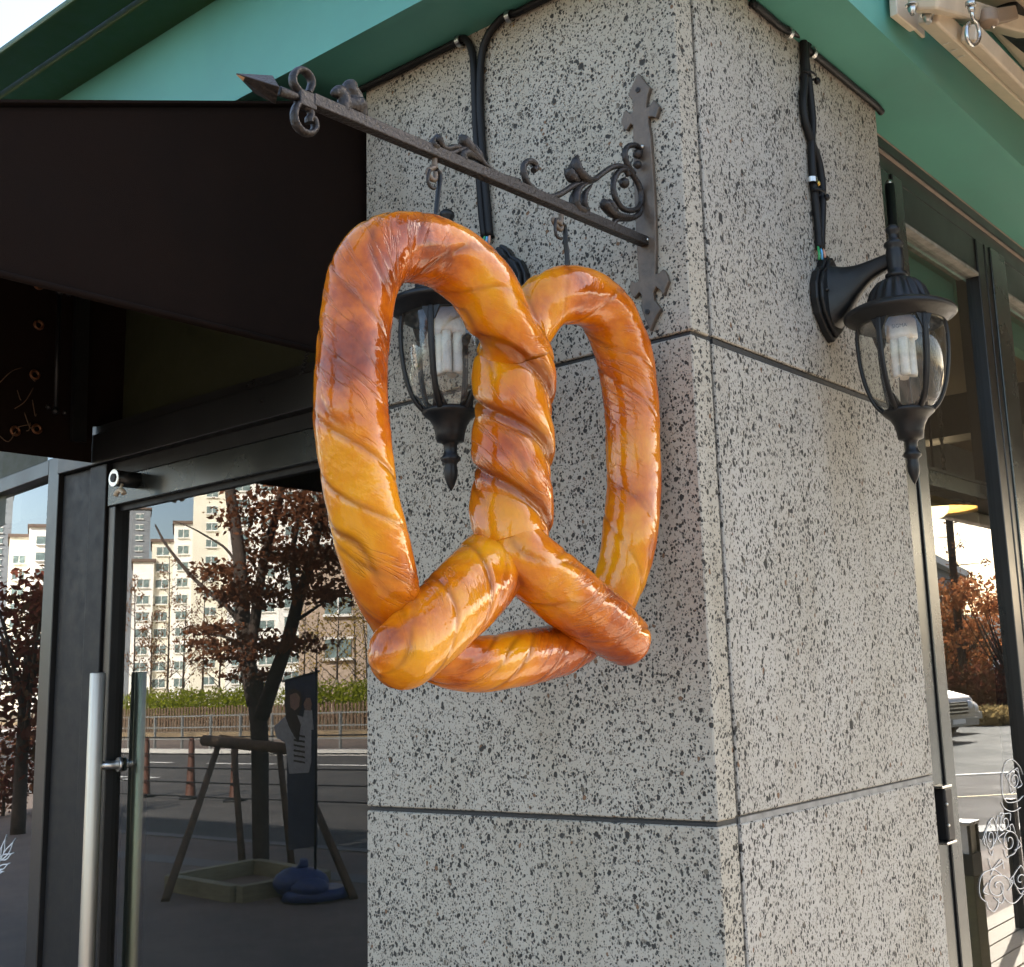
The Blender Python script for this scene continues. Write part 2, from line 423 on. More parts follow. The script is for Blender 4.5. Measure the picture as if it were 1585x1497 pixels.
def tag(o, label=None, cat=None, group=None, kind=None):
    if label: o['label'] = label
    if cat: o['category'] = cat
    if group: o['group'] = group
    if kind: o['kind'] = kind
    return o
def thing(name, label, cat, loc=(0, 0, 0), group=None):
    o = bpy.data.objects.new(name, None)
    o.empty_display_size = 0.05
    COL.objects.link(o)
    o.location = tuple(float(c) for c in loc)
    ROOT[o.name] = tuple(float(c) for c in loc)
    return tag(o, label, cat, group)
def struct(o): o['kind'] = 'structure'; return o
def copy_tree(o, parent=None):
    c = o.copy(); COL.objects.link(c)
    if parent is not None: c.parent = parent
    for ch in list(o.children): copy_tree(ch, c)
    return c
def cr(pts, n):
    """Catmull-Rom through points of any dimension, n samples per span"""
    P = np.array(pts, float); P = np.vstack([2 * P[0] - P[1], P, 2 * P[-1] - P[-2]])
    out = []
    for i in range(1, len(P) - 2):
        for k in range(n):
            t = k / n
            out.append(0.5 * ((2 * P[i]) + (-P[i - 1] + P[i + 1]) * t + (2 * P[i - 1] - 5 * P[i] + 4 * P[i + 1] - P[i + 2]) * t * t + (-P[i - 1] + 3 * P[i] - 3 * P[i + 1] + P[i + 2]) * t ** 3))
    out.append(P[-2])
    return np.array(out)
# ================================================================== large structure
# ---- ground
g = MB(); g.box((-400, -400, -0.3), (400, 400, -0.02)); struct(g.build('ground', M['earth']))
g = MB(); g.box((-120, -6.72, -0.2), (3.1, 60, 0.0)); struct(g.build('pavement', M['paving']))
g = MB(); g.box((-200, -19.0, -0.2), (60, -6.90, -0.012)); struct(g.build('road', M['asphalt']))
g = MB(); g.box((-120, -6.90, -0.2), (3.1, -6.72, 0.012)); struct(g.build('near_kerb', M['oldkerb']))
g = MB(); g.box((-120, -5.75, -0.1), (3.1, -5.45, 0.004)); struct(g.build('drain_strip', M['oldkerb']))
g = MB(); g.box((-200, -19.3, -0.2), (60, -19.0, 0.13)); struct(g.build('far_kerb', M['kerb']))
g = MB(); g.box((-200, -24.5, -0.2), (60, -19.3, 0.11)); struct(g.build('far_pavement', M['paving']))
g = MB(); g.box((-200, -60, -0.2), (60, -24.5, 0.35)); struct(g.build('planted_bank', M['earth']))
g = MB()
for k in range(8):
    x = -38 + k * 4.2
    g.box((x, -16.35, -0.012 + 0.004), (x + 2.6, -16.2, -0.003))
for k in range(5):
    g.box((-27 + k * 1.1, -12.9, -0.008), (-26.5 + k * 1.1, -10.4, -0.003))
struct(g.build('road_marking', M['line']))
# side of the shop: lane, lot, deck
def quad_ground(name, pix, z, mat, thick=0.05):
    P = [gndR(*p) for p in pix]
    m = MB(); m.prism([(p[0], p[1], z - thick) for p in P], (0, 0, thick)); return struct(m.build(name, mat))
g = MB(); g.box((3.1, -6.9, -0.2), (60, 120, -0.006)); struct(g.build('side_lane', M['asphalt']))
a, b = gndR(1474, 1201), gndR(1585, 1195)
d = (b - a) / np.linalg.norm(b - a); nrm = np.array([d[1], -d[0], 0]); nrm *= 1 if nrm[0] > 0 else -1
def strip(name, p, off0, off1, z0, z1, mat, l0=-25, l1=60):
    m = MB(); q = [p + d * l0 + nrm * off0, p + d * l1 + nrm * off0, p + d * l1 + nrm * off1, p + d * l0 + nrm * off1]
    m.prism([(v[0], v[1], z0) for v in q], (0, 0, z1 - z0)); return struct(m.build(name, mat))
strip('parking_lot', a, 0.12, 60, -0.1, 0.002, M['lot'])
strip('lot_edge_line', a, 0.0, 0.14, -0.1, 0.006, M['line'])
c_ = gndR(1500, 1233); strip('lane_line', c_, 0, 0.09, -0.1, -0.001, M['yline'])
c_ = gndR(1530, 1290); strip('lane_kerb', c_, -0.22, 0.22, -0.1, 0.05, M['kerb'])
# timber deck along the side window
dk = thing('timber_deck', 'sunlit timber deck of long boards beside the side window', 'deck', (1.0, 4.0, 0))
bd = MB(); bd.box((-0.065, -3.2, -0.02), (0.065, 4.0, 0.02))
b0 = None
for k in range(13):
    if b0 is None:
        b0 = bd.build('deck_board', M['deck'], dk, base=(0, 0, 0)); o = b0
    else:
        o = b0.copy(); COL.objects.link(o); o.parent = dk
    o.location = (-0.85 + k * 0.142, 0, 0.06 + random.uniform(-0.002, 0.002))

# ---- shop building: soffit, fascia, eave, walls, unseen blocks added for shade
SOF = 2.556
shop = thing('shop_building', 'green painted corner shop building with dark green eave over the stone pillar', 'building', (-4, 4, 0))
ov = 0.1125
m = MB(); m.box((-9, -ov, SOF), (ov, 0.2, SOF + 0.02)); m.box((-0.35, 0.2, SOF), (ov, 8, SOF + 0.02)); m.build('soffit', M['teal'], shop)
m = MB()
m.box((-9, -ov - 0.003, SOF - 0.002), (ov + 0.003, -ov + 0.012, 2.765))
m.build('front_fascia', M['teal'], shop)
m = MB(); m.box((ov - 0.012, -ov + 0.013, SOF - 0.002), (ov + 0.003, 8, 2.90)); m.build('side_fascia', M['teal'], shop)
m = MB(); m.box((-9, -0.193, 2.765), (ov + 0.08, -ov + 0.01, 2.80)); m.build('eave_trim', M['olive'], shop, bevel=0.004)
m = MB(); m.box((-9, -0.268, 2.773), (ov + 0.155, -0.197, 2.787)); m.build('eave_trim', M['olive'], shop, bevel=0.004)
m = MB(); m.box((-9, -0.10, 2.80), (ov, 8, 2.93)); m.build('flat_roof', M['olive'], shop)
m = MB(); m.box((-9, 0.15, 2.0), (-0.62, 0.19, SOF)); m.build('front_wall', M['olivewall'], shop)
m = MB(); m.box((-9, 0.20, 0), (-3.2, 0.30, 2.6)); m.build('front_wall', M['wallrender'], shop)
m = MB(); m.box((-6.2, 3.2, 2.93), (-0.6, 12, 8.6)); m.build('unseen_shade_block', M['wallrender'], shop)  # unseen block added to throw shade over the pavement
m = MB(); m.box((-15, 6.0, 2.93), (-6.201, 12, 9.4)); m.build('unseen_shade_block', M['wallrender'], shop)  # second unseen block, added to carry that shade further left
# rooms seen through the panes
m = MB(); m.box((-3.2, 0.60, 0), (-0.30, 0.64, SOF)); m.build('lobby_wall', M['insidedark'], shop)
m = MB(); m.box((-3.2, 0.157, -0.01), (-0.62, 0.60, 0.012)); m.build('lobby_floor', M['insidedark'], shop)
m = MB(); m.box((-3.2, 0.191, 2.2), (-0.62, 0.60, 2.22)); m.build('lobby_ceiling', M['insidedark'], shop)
m = MB(); m.box((-3.6, 0.66, 2.60), (-0.11, 8, 2.62)); m.build('ceiling', M['inside'], shop)
m = MB(); m.box((-3.6, 0.66, 0), (-3.55, 8, 2.6)); m.build('back_wall', M['inside'], shop)
m = MB(); m.box((-3.55, 7.9, 0), (-0.11, 8, 2.6)); m.build('end_wall', M['inside'], shop)
m = MB(); m.box((-3.6, 0.66, -0.02), (-0.11, 8, 0.01)); m.build('room_floor', M['insidedark'], shop)
m = MB(); m.box((-3.55, 0.645, 0.01), (-0.30, 0.67, 2.6)); m.build('partition', M['inside'], shop)
for x, w in ((-1.0, 0.10), (-2.1, 0.14)):
    m = MB(); m.box((x - w / 2, 0.7, 2.30), (x + w / 2, 7.9, 2.46)); m.build('ceiling_beam', M['beam'], shop)
for y in (2.6, 4.6):
    m = MB(); m.box((-3.5, y, 2.34), (-0.2, y + 0.12, 2.48)); m.build('ceiling_beam', M['beam'], shop)
m = MB(); m.box((-2.2, 4.6, 0.01), (-1.98, 4.84, 2.34)); m.build('room_post', M['beam'], shop)
ra, rb_ = ony(1430, 718.5, 4.5), ony(1560, 699.8, 4.5)
m = MB(); m.bar(ra, rb_, 0.03, 0.03); m.build('wall_rail', M['whiteplastic'], shop)

# ---- stone pillar
PXL, PYR = -0.613, 0.640
pil = thing('stone_pillar', 'square corner pillar clad in grey pitted basalt slabs with dark joints', 'pillar', (-0.3, 0.32, 0))
m = MB(); m.box((PXL + 0.006, 0.005, 0), (-0.005, PYR - 0.004, SOF - 0.001)); m.build('sealant_joint', M['sealant'], pil)
ZJ = [0.2, 0.801, 1.401, 2.001, 2.61]
def slab(lo, hi, mat):
    lo = np.array(lo); hi = np.array(hi); c = (lo + hi) / 2
    mm = MB(); mm.box(lo - c, hi - c)
    o = mm.build('stone_slab', mat, pil, base=(0, 0, 0), bevel=0.0016, bseg=1)
    o.location = c - np.array(ROOT[pil.name])
    return o
for z0, z1 in zip(ZJ[:-1], ZJ[1:]):
    z1 = min(z1, SOF - 0.001 + 0.007)
    jit = random.uniform(-0.0008, 0.0008)
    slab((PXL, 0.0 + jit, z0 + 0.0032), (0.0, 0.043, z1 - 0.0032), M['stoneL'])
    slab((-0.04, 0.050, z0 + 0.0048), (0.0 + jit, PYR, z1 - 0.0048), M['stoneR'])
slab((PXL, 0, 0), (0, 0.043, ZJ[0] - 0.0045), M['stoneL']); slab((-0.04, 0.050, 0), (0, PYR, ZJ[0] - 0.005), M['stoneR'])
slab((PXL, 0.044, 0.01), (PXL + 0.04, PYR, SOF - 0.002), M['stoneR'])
# pale sealant beads along the level joints of the side face and a thin dark bead on the front
for z in ZJ[:-1]:
    m = MB(); m.box((-0.006, 0.052, z - 0.0045), (-0.0015, PYR - 0.002, z + 0.0022)); m.build('joint_bead', M['mortar'] if z < 1.9 else M['sealant'], pil)
    m = MB(); m.box((PXL + 0.004, 0.0025, z - 0.0029), (-0.004, 0.006, z + 0.0006)); m.build('joint_bead', M['sealant'], pil)

# ---- entrance: header, jambs, door leaf
dh = thing('door_surround', 'black aluminium door surround between the stone pillar and the side pane', 'door frame', (-1.08, 0.1, 0))
m = MB(); m.box((-1.724, 0.084, 2.066), (-0.616, 0.149, 2.132)); m.build('header', M['blackalu'], dh, bevel=0.002)
m = MB(); m.box((-1.724, 0.088, 2.1325), (-0.616, 0.149, 2.150)); m.build('header_cap', M['blackalu'], dh)
m = MB(); m.box((-1.724, 0.100, 0), (-1.602, 0.155, 2.065)); m.build('jamb', M['rubber'], dh, bevel=0.002)
m = MB(); m.box((-1.600, 0.092, 0), (-1.535, 0.155, 2.065)); m.build('jamb', M['rubber'], dh, bevel=0.002)
m = MB(); m.box((-0.665, 0.09, 0), (-0.616, 0.155, 2.0655)); m.build('jamb', M['blackalu'], dh, bevel=0.002)
m = MB(); m.box((-1.534, 0.105, 2.036), (-0.666, 0.155, 2.0655)); m.build('door_stop', M['rubber'], dh)
door = thing('glass_door', 'dark framed glass entrance door with a tall steel pull handle', 'door', (-1.1, GLASS_Y, 0))
m = MB(); m.box((-1.532, 0.095, 1.972), (-0.668, 0.14, 2.032)); m.build('top_rail', M['greyalu'], door, bevel=0.002)
m = MB(); m.box((-1.532, 0.098, 0.02), (-1.506, 0.138, 1.971)); m.build('stile', M['blackalu'], door, bevel=0.002)
m = MB(); m.box((-0.694, 0.098, 0.02), (-0.668, 0.138, 1.971)); m.build('stile', M['blackalu'], door, bevel=0.002)
m = MB(); m.box((-1.505, 0.095, 0.02), (-0.695, 0.14, 0.12)); m.build('bottom_rail', M['greyalu'], door, bevel=0.002)
m = MB(); m.box((-1.507, GLASS_Y, 0.119), (-0.693, GLASS_Y + 0.008, 1.973)); m.build('glass_pane', M['doorglass'], door)
m = MB(); m.box((-1.507, GLASS_Y - 0.006, 1.961), (-0.693, GLASS_Y + 0.014, 1.972)); m.build('glazing_bead', M['rubber'], door)
hx, hy = -1.498, 0.070
m = MB(); m.tube([(hx, hy, 0.55), (hx, hy, 1.629)], 0.0150, 28); ph = m.build('pull_handle', M['steel'], door, bevel=0.002)
m = MB(); m.tube([(hx, 2 * GLASS_Y + 0.008 - hy, 0.55), (hx, 2 * GLASS_Y + 0.008 - hy, 1.629)], 0.0150, 28); m.build('pull_handle', M['steel'], door, bevel=0.002)
for z in (1.447, 0.75):
    m = MB(); m.tube([(hx + 0.006, hy + 0.010, z), (hx + 0.02, GLASS_Y - 0.004, z)], 0.0085, 14); m.tube([(hx + 0.019, GLASS_Y - 0.007, z), (hx + 0.02, GLASS_Y - 0.001, z)], 0.014, 16)
    m.build('handle_clamp', M['zinc'], ph)
lk = onx(172, 741, -1.46)
lk = ony(178, 741, 0.05)
m = MB(); m.tube([(lk[0] + 0.006, 0.10, lk[2]), (lk[0] + 0.006, 0.048, lk[2])], 0.0165, 24); lo_ = m.build('lock_cylinder', M['blackalu'], door)
m = MB(); m.tube([(lk[0] + 0.006, 0.0475, lk[2]), (lk[0] + 0.006, 0.043, lk[2])], 0.0185, 24); m.build('lock_face', M['zinc'], lo_, bevel=0.001)
m = MB(); m.tube([(lk[0] + 0.006, 0.0432, lk[2]), (lk[0] + 0.006, 0.041, lk[2])], 0.009, 18); m.build('keyway', M['rubber'], lo_)
kc = lk + np.array([0.020, 0.0, -0.031])
pts = [(kc[0] + 0.016 * math.cos(t), kc[1], kc[2] - 0.008 + 0.013 * math.sin(t)) for t in np.linspace(rad(15), rad(165), 9)]
m = MB(); m.tube(pts, 0.0052, 10, sect=(1.0, 1.0)); m.tube([(kc[0], kc[1], kc[2] + 0.004), (kc[0], kc[1] + 0.004, kc[2] + 0.018)], 0.003, 8)
m.build('key_tag', M['beige'], lo_)

# ---- side pane left of the entrance, turned a little away
sp = thing('side_pane_window', 'narrow black framed fixed pane left of the entrance with a white leaf print', 'window', (-1.73, 0.09, 0))
th = rad(180 - 6.0)
u = np.array([math.cos(th), math.sin(th), 0]); w_ = np.array([-u[1], u[0], 0]); w_ = w_ if w_[1] < 0 else -w_     # w_ = outward
S0 = np.array([-1.728, 0.090, 0])
def spt(a, o, z): return S0 + u * a + w_ * o + np.array([0, 0, z])
def spbox(a0, a1, o0, o1, z0, z1):
    q = [spt(a0, o0, z0), spt(a1, o0, z0), spt(a1, o1, z0), spt(a0, o1, z0)]
    return MB().prism(q, (0, 0, z1 - z0))
spbox(0, 0.058, -0.06, 0.0, 0, 2.110).build('stile', M['blackalu'], sp, bevel=0.002)
spbox(0.0585, 1.3, -0.06, 0.0, 2.074, 2.110).build('head_rail', M['blackalu'], sp, bevel=0.002)
spbox(0.0585, 1.3, -0.06, 0.0, 0, 0.12).build('sill', M['blackalu'], sp, bevel=0.002)
spbox(1.3005, 1.36, -0.06, 0.0, 0, 2.110).build('stile', M['blackalu'], sp, bevel=0.002)
spbox(0.056, 1.302, -0.030, -0.022, 0.118, 2.076).build('glass_pane', M['doorglass'], sp)
spbox(0.0, 1.36, -0.05, -0.042, 2.111, 2.40).build('glass_pane', M['doorglass'], sp)
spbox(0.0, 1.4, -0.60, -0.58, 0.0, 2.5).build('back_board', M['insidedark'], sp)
# white leaf print on the pane
def pane_pt(px, py):
    p0 = spt(0, -0.021, 0); d = ray(px, py); t = ((p0 - CAM_LOC) @ w_) / (d @ w_); return CAM_LOC + d * t
lf = MB()
def leafline(pts):
    P = [pane_pt(*p) for p in pts]
    for p, q in zip(P[:-1], P[1:]): lf.bar(p, q, 0.0022, 0.0008, up=w_)
for (bx, by, tx, ty, wd) in ((-3, 1335, 10, 1292, 4), (1, 1332, 24, 1298, 4), (-2, 1330, 21, 1320, 5), (-4, 1345, 15, 1336, 4), (-8, 1350, 6, 1349, 3)):
    dx, dy = tx - bx, ty - by; L = math.hypot(dx, dy); nx, ny = -dy / L, dx / L
    A = [(bx + dx * t + nx * wd * math.sin(math.pi * min(1, t * 1.3)), by + dy * t + ny * wd * math.sin(math.pi * min(1, t * 1.3))) for t in np.linspace(0, 1, 7)]
    B = [(bx + dx * t - nx * wd * 0.7 * math.sin(math.pi * min(1, t * 1.3)), by + dy * t - ny * wd * 0.7 * math.sin(math.pi * min(1, t * 1.3))) for t in np.linspace(0, 1, 7)]
    leafline(A); leafline(B)
leafline([(-14, 1380), (-6, 1350), (0, 1330), (3, 1310)])
lf.build('leaf_print', M['decal'], sp)

# ---- brown canopy over the entrance
aw = thing('door_canopy', 'dark brown canvas canopy hanging over the glass entrance door', 'awning', (-1.1, 0.0, 2.3))
ax0, ax1 = -1.585, -0.634
YF = -0.74
zr = lambda y: 2.530 + 0.385 * y
def side_panel(x, zb, th=0.004):
    P = [(x, 0.083, zb), (x, YF, zb), (x, YF, zr(YF)), (x, 0.06, zr(0.06) - 0.01), (x, 0.1515, zr(0.06) - 0.01), (x, 0.1515, 2.152), (x, 0.083, 2.152)]
    return MB().prism(P, (th, 0, 0))
def soft_panel(x, zb):
    vs = []; ny, nz = 40, 26
    for i in range(ny + 1):
        y = 0.10 + (YF - 0.10) * i / ny; zt = min(zr(y), zr(0.06)) - 0.004
        for j in range(nz + 1):
            f_ = j / nz; e_ = math.sin(math.pi * f_) * math.sin(math.pi * i / ny)
            vs.append((x + 0.004 * e_ + 0.0016 * e_ * math.sin(y * 23 + f_ * 5) + 0.002 * noise.noise((y * 6, f_ * 3, x)) * e_, y, zb + (zt - zb) * f_ - 0.004 * math.sin(math.pi * i / ny) * (1 - f_)))
    fs = [(i * (nz + 1) + j, (i + 1) * (nz + 1) + j, (i + 1) * (nz + 1) + j + 1, i * (nz + 1) + j + 1) for i in range(ny) for j in range(nz)]
    o = MB().add(vs, fs, True).build('side_panel', M['fabric'], aw)
    md = o.modifiers.new('thick', 'SOLIDIFY'); md.thickness = 0.002
    return o
soft_panel(ax1, 2.088)

side_panel(ax0, 2.072).build('side_panel', M['fabric'], aw)
m = MB(); m.prism([(ax0 - 0.004, 0.04, zr(0.04)), (ax0 - 0.004, YF - 0.01, zr(YF - 0.01)), (ax0 - 0.004, YF - 0.01, zr(YF - 0.01) + 0.004), (ax0 - 0.004, 0.04, zr(0.04) + 0.004)], (ax1 - ax0 + 0.012, 0, 0)); m.build('roof_canvas', M['fabric'], aw)
m = MB(); m.prism([(ax0, YF - 0.012, zr(YF) - 0.03), (ax0, YF - 0.006, zr(YF) - 0.03), (ax0, YF - 0.006, zr(YF) + 0.001), (ax0, YF - 0.012, zr(YF) + 0.001)], (ax1 - ax0, 0, 0)); m.build('front_valance', M['fabric'], aw)
# hem roll under the near side panel, rod and lacing
m = MB(); m.tube([(ax1 + 0.002, 0.06, 2.089), (ax1 + 0.002, YF, 2.089)], 0.0045, 10); m.build('hem', M['fabric'], aw)
m = MB(); a_, b_ = onx(92, 452, ax0 + 0.05), onx(86, 636, ax0 + 0.05); m.tube([a_, b_], 0.0045, 8)
for q in (a_, b_): m.ball(q, 0.008, 10); m.ball(q + np.array([0, 0.02, 0.0]), 0.006, 8); m.ball(q + np.array([0, -0.015, 0.006]), 0.006, 8)
m.build('tension_rod', M['lampblack'], aw)
m = MB(); a_ = onx(127, 452, ax0 + 0.03); b_ = onx(121, 684, ax0 + 0.03); m.bar(a_, b_, 0.012, 0.03); m.build('frame_bar', M['lampblack'], aw)
gm = MB(); gm.tube([(0, 0.0082 * math.cos(t), 0.0082 * math.sin(t)) for t in np.linspace(0, 2 * math.pi, 17)], 0.0032, 8, cap=False)
g0 = None
for (px, py) in ((60, 441), (60, 503), (54, 580), (57, 664), (24, 667)):
    p = onx(px, py, ax0 + 0.009)
    if g0 is None: g0 = gm.build('eyelet', M['copper'], aw, base=(0, 0, 0)); o = g0
    else: o = g0.copy(); COL.objects.link(o); o.parent = aw
    o.location = p - np.array(ROOT[aw.name])
lc = MB()
P = [ony(480 - 2 * (k % 2) * 3 - k * 0.9, 541 + k * 3.4, 0.0) for k in range(12)]
lc.tube(cr(P, 3), 0.0016, 6); lc.build('lacing_cord', M['rubber'], aw)
cr_ = MB()
for k in range(9):
    p0 = onx(random.uniform(2, 60), random.uniform(560, 700), ax0 + 0.012); p1 = p0 + np.array([0, random.uniform(-.05, .05), random.uniform(-.06, .03)])
    pm = (p0 + p1) / 2 + np.array([0.004, 0, random.uniform(-.02, .02)])
    cr_.tube(cr([p0, pm, p1], 4), 0.0011, 5)
cr_.build('lacing_cord', M['stake'], aw)

# ---- side window, right of the pillar
sw = thing('shop_window', 'dark framed shop window right of the pillar with a white rose line print', 'window', (-0.06, 1.3, 1.2))
def wbox(x0, x1, y0, y1, z0, z1, name, mat, bev=0.002):
    return MB().box((x0, y0, z0), (x1, y1, z1)).build(name, mat, sw, bevel=bev)
wbox(-0.10, -0.044, PYR + 0.001, 6.0, 2.532, SOF - 0.001, 'head_trim', M['blackalu'])
wbox(-0.10, -0.050, PYR + 0.001, 6.0, 2.490, 2.5315, 'head_trim', M['blackalu'])
wbox(-0.10, -0.043, PYR + 0.001, 6.0, 2.5255, 2.5275, 'head_lip', M['trimline'], 0)
wbox(-0.10, -0.042, PYR + 0.001, 6.0, 2.553, 2.555, 'head_lip', M['trimline'], 0)
wbox(-0.10, -0.044, PYR + 0.001, 0.785, 0.0, 2.4895, 'outer_stile', M['greyalu'])
wbox(-0.10, -0.040, 0.787, 0.833, 0.10, 2.4895, 'sash_stile', M['greyalu'])
wbox(-0.10, -0.050, 0.8335, 1.234, 2.412, 2.4893, 'sash_head', M['blackalu'])
wbox(-0.095, -0.047, 0.8335, 1.234, 2.404, 2.4115, 'glazing_bead', M['mortar'], 0)
wbox(-0.10, -0.046, 1.2345, 1.278, 0.10, 2.4893, 'sash_stile', M['blackalu'])
wbox(-0.10, -0.044, 1.2795, 1.306, 0.10, 2.4893, 'mullion', M['blackalu'])
wbox(-0.10, -0.040, 1.3065, 1.40, 0.10, 2.4893, 'mullion', M['greyalu'])
wbox(-0.10, -0.050, 1.4005, 2.3, 2.412, 2.4893, 'sash_head', M['blackalu'])
wbox(-0.095, -0.047, 1.4005, 2.3, 2.404, 2.4115, 'glazing_bead', M['mortar'], 0)
wbox(-0.10, -0.040, 2.3005, 2.4, 0.10, 2.4893, 'mullion', M['greyalu'])
wbox(-0.10, -0.040, PYR + 0.001, 6.0, 0.0, 0.099, 'sill', M['greyalu'])
wbox(-0.069, GLASS_X, 0.832, 1.236, 0.098, 2.414, 'glass_pane', M['winglass'], 0)
wbox(-0.069, GLASS_X, 1.399, 2.302, 0.098, 2.414, 'glass_pane', M['winglass'], 0)
wbox(-0.069, GLASS_X, 2.40, 6.0, 0.098, 2.488, 'glass_pane', M['winglass'], 0)
wbox(-0.13, -0.075, 0.8335, 1.234, 1.915, 1.945, 'transom', M['greyalu'])
wbox(-0.15, -0.0755, 0.8335, 1.234, 1.946, 1.952, 'transom_cap', M['beam'], 0)
wbox(-0.045, -0.041, 0.7855, 0.7866, 0.1, 2.489, 'seal_line', M['rubber'], 0)
hz1, hz0 = onx(1463, 1214, -0.03)[2], onx(1470, 1304, -0.03)[2]
hg = MB(); hg.box((-0.0435, onx(1450, 1258, -0.0435)[1] - 0.01, hz0 + 0.004), (-0.022, onx(1477, 1258, -0.022)[1], hz1 - 0.004)); hg = hg.build('hinge', M['rubber'], sw, bevel=0.004)
for z in (hz0, hz1 - 0.004):
    MB().box((-0.042, onx(1477, 1258, -0.022)[1] - 0.045, z), (-0.020, onx(1477, 1258, -0.022)[1] - 0.003, z + 0.004)).build('hinge_cap', M['zinc'], hg, bevel=0.001)
for z in (hz0 + 0.03, hz1 - 0.03):
    MB().ball((-0.0215, onx(1477, 1258, -0.022)[1] - 0.03, z), 0.003, 8).build('hinge_screw', M['zinc'], hg)
m = MB(); a_, b_ = onx(1383, 284, -0.02), onx(1385, 372, -0.02); m.tube([(-0.028, a_[1] , a_[2]), (-0.028, a_[1], b_[2] - 0.2)], 0.009, 14); ps = m.build('slide_rod', M['lampblack'], sw)
MB().ball((-0.028, a_[1], a_[2] + 0.003), 0.007, 10).build('rod_cap', M['zinc'], ps)
# white rose line print
rl = MB()
def rline(pts, n=5):
    P = [onx(px, py, GLASS_X + 0.0012) for px, py in pts]
    P = cr(P, n)
    for p, q in zip(P[:-1], P[1:]):
        if np.linalg.norm(q - p) > 1e-6: rl.bar(p, q, 0.0013, 0.0008, up=(1, 0, 0))
def rose(cx, cy, rx, ry, turns=2.6, ph=0.0):
    rline([(cx + rx * (0.15 + 0.85 * t / turns) * math.cos(2 * math.pi * t + ph) * (1 + 0.1 * math.sin(9 * t)), cy + ry * (0.15 + 0.85 * t / turns) * math.sin(2 * math.pi * t + ph) * (1 + 0.1 * math.cos(7 * t))) for t in np.linspace(0, turns, int(turns * 9))], 3)
    for k in range(4):
        t0 = ph + k * 1.6
        rline([(cx + rx * 1.0 * math.cos(t0), cy + ry * 1.0 * math.sin(t0)), (cx + rx * 1.25 * math.cos(t0 + 0.35), cy + ry * 1.22 * math.sin(t0 + 0.35)), (cx + rx * 0.85 * math.cos(t0 + 0.95), cy + ry * 0.85 * math.sin(t0 + 0.95))], 4)
rose(1570, 1208, 10, 17, 2.0); rose(1533, 1298, 8, 22, 1.6, 1); rose(1556, 1272, 9, 15, 1.5, 2); rose(1563, 1302, 14, 22, 1.8, 3); rose(1545, 1372, 19, 22, 1.6, 2.5); rose(1580, 1362, 13, 18, 1.5, 1.2)
rline([(1552, 1198), (1557, 1180), (1567, 1176), (1578, 1186), (1584, 1200)]); rline([(1551, 1198), (1551, 1215), (1553, 1232), (1560, 1242), (1575, 1240), (1584, 1232)])
rline([(1550, 1242), (1556, 1252), (1568, 1256), (1580, 1250)]); rline([(1545, 1262), (1542, 1275), (1546, 1285)]); rline([(1521, 1300), (1528, 1280), (1537, 1266), (1543, 1280), (1545, 1300)])
rline([(1553, 1335), (1540, 1344), (1522, 1352), (1516, 1370), (1518, 1388), (1526, 1396)]); rline([(1527, 1395), (1530, 1405), (1538, 1411), (1545, 1402), (1546, 1390)]); rline([(1550, 1372), (1556, 1392), (1570, 1398), (1584, 1384)]); rline([(1530, 1330), (1536, 1345), (1550, 1330), (1554, 1345)])
rl.build('rose_print', M['decal'], sw)
for y0_, y1_ in ((0.8345, 1.233), (1.4015, 2.29)):  # added teal strips behind the panes, standing in for a green reflection
    wbox(-0.135, -0.105, y0_, y1_, 2.335, 2.398, 'reflection_strip', M['teal'], 0)
# hanging lamps and chain inside
pl = thing('pendant_lamp', 'lit warm pendant lamp hanging inside the shop window', 'lamp', (-0.75, 1.75, 1.9))
def pend(p, root):
    sh = MB(); sh.lathe([(0.012, 0.09), (0.02, 0.085), (0.03, 0.06), (0.10, 0.012), (0.128, 0.0), (0.122, 0.004), (0.095, 0.012), (0.03, 0.05)], p, 28); sh.build('lamp_shade', M['shade'], root)
    MB().ball(p + np.array([0, 0, 0.015]), 0.035, 14).build('bulb', M['bulb'], root)
    MB().tube([p + np.array([0, 0, 0.088]), (p[0], p[1], 2.6)], 0.004, 8).build('cord', M['rubber'], root)
pA = CAM_LOC + ray(1451, 792) / np.linalg.norm(ray(1451, 792)) * 3.6
pend(pA, pl); pl2 = thing('pendant_lamp', 'smaller lit pendant lamp deeper inside the shop, above the nearer one', 'lamp', (-1.4, 3.0, 2.0))
pB = CAM_LOC + ray(1449, 770) / np.linalg.norm(ray(1449, 770)) * 5.2
pend(pB, pl2)
ld = bpy.data.lights.new('pendant_light', 'POINT'); ld.energy = 2; ld.color = (1.0, 0.72, 0.42); ld.shadow_soft_size = 0.05
lo = bpy.data.objects.new('pendant_light', ld); COL.objects.link(lo); lo.location = pA + np.array([0, 0, -0.06])
ld2 = ld.copy(); lo2 = bpy.data.objects.new('pendant_light', ld2); COL.objects.link(lo2); lo2.location = pB + np.array([0, 0, -0.06])
ch = MB(); ta, tb = onx(1454, 640, -0.35), onx(1462, 734, -0.35)
d_ = tb - ta; ta = ta - d_ * 2.2
nn = 34
for k in range(nn):
    c = ta + (tb - ta) * (k + 0.5) / nn
    ang = 0 if k % 2 else math.pi / 2
    ch.tube([c + np.array([0.0055 * math.cos(t) * math.cos(ang), 0.0055 * math.cos(t) * math.sin(ang), 0.012 * math.sin(t)]) for t in np.linspace(0, 2 * math.pi, 9)], 0.0018, 5, cap=False)
co = ch.build('hanging_chain', M['beam']); tag(co, 'thin dark chain hanging behind the upper pane of the shop window', 'chain')
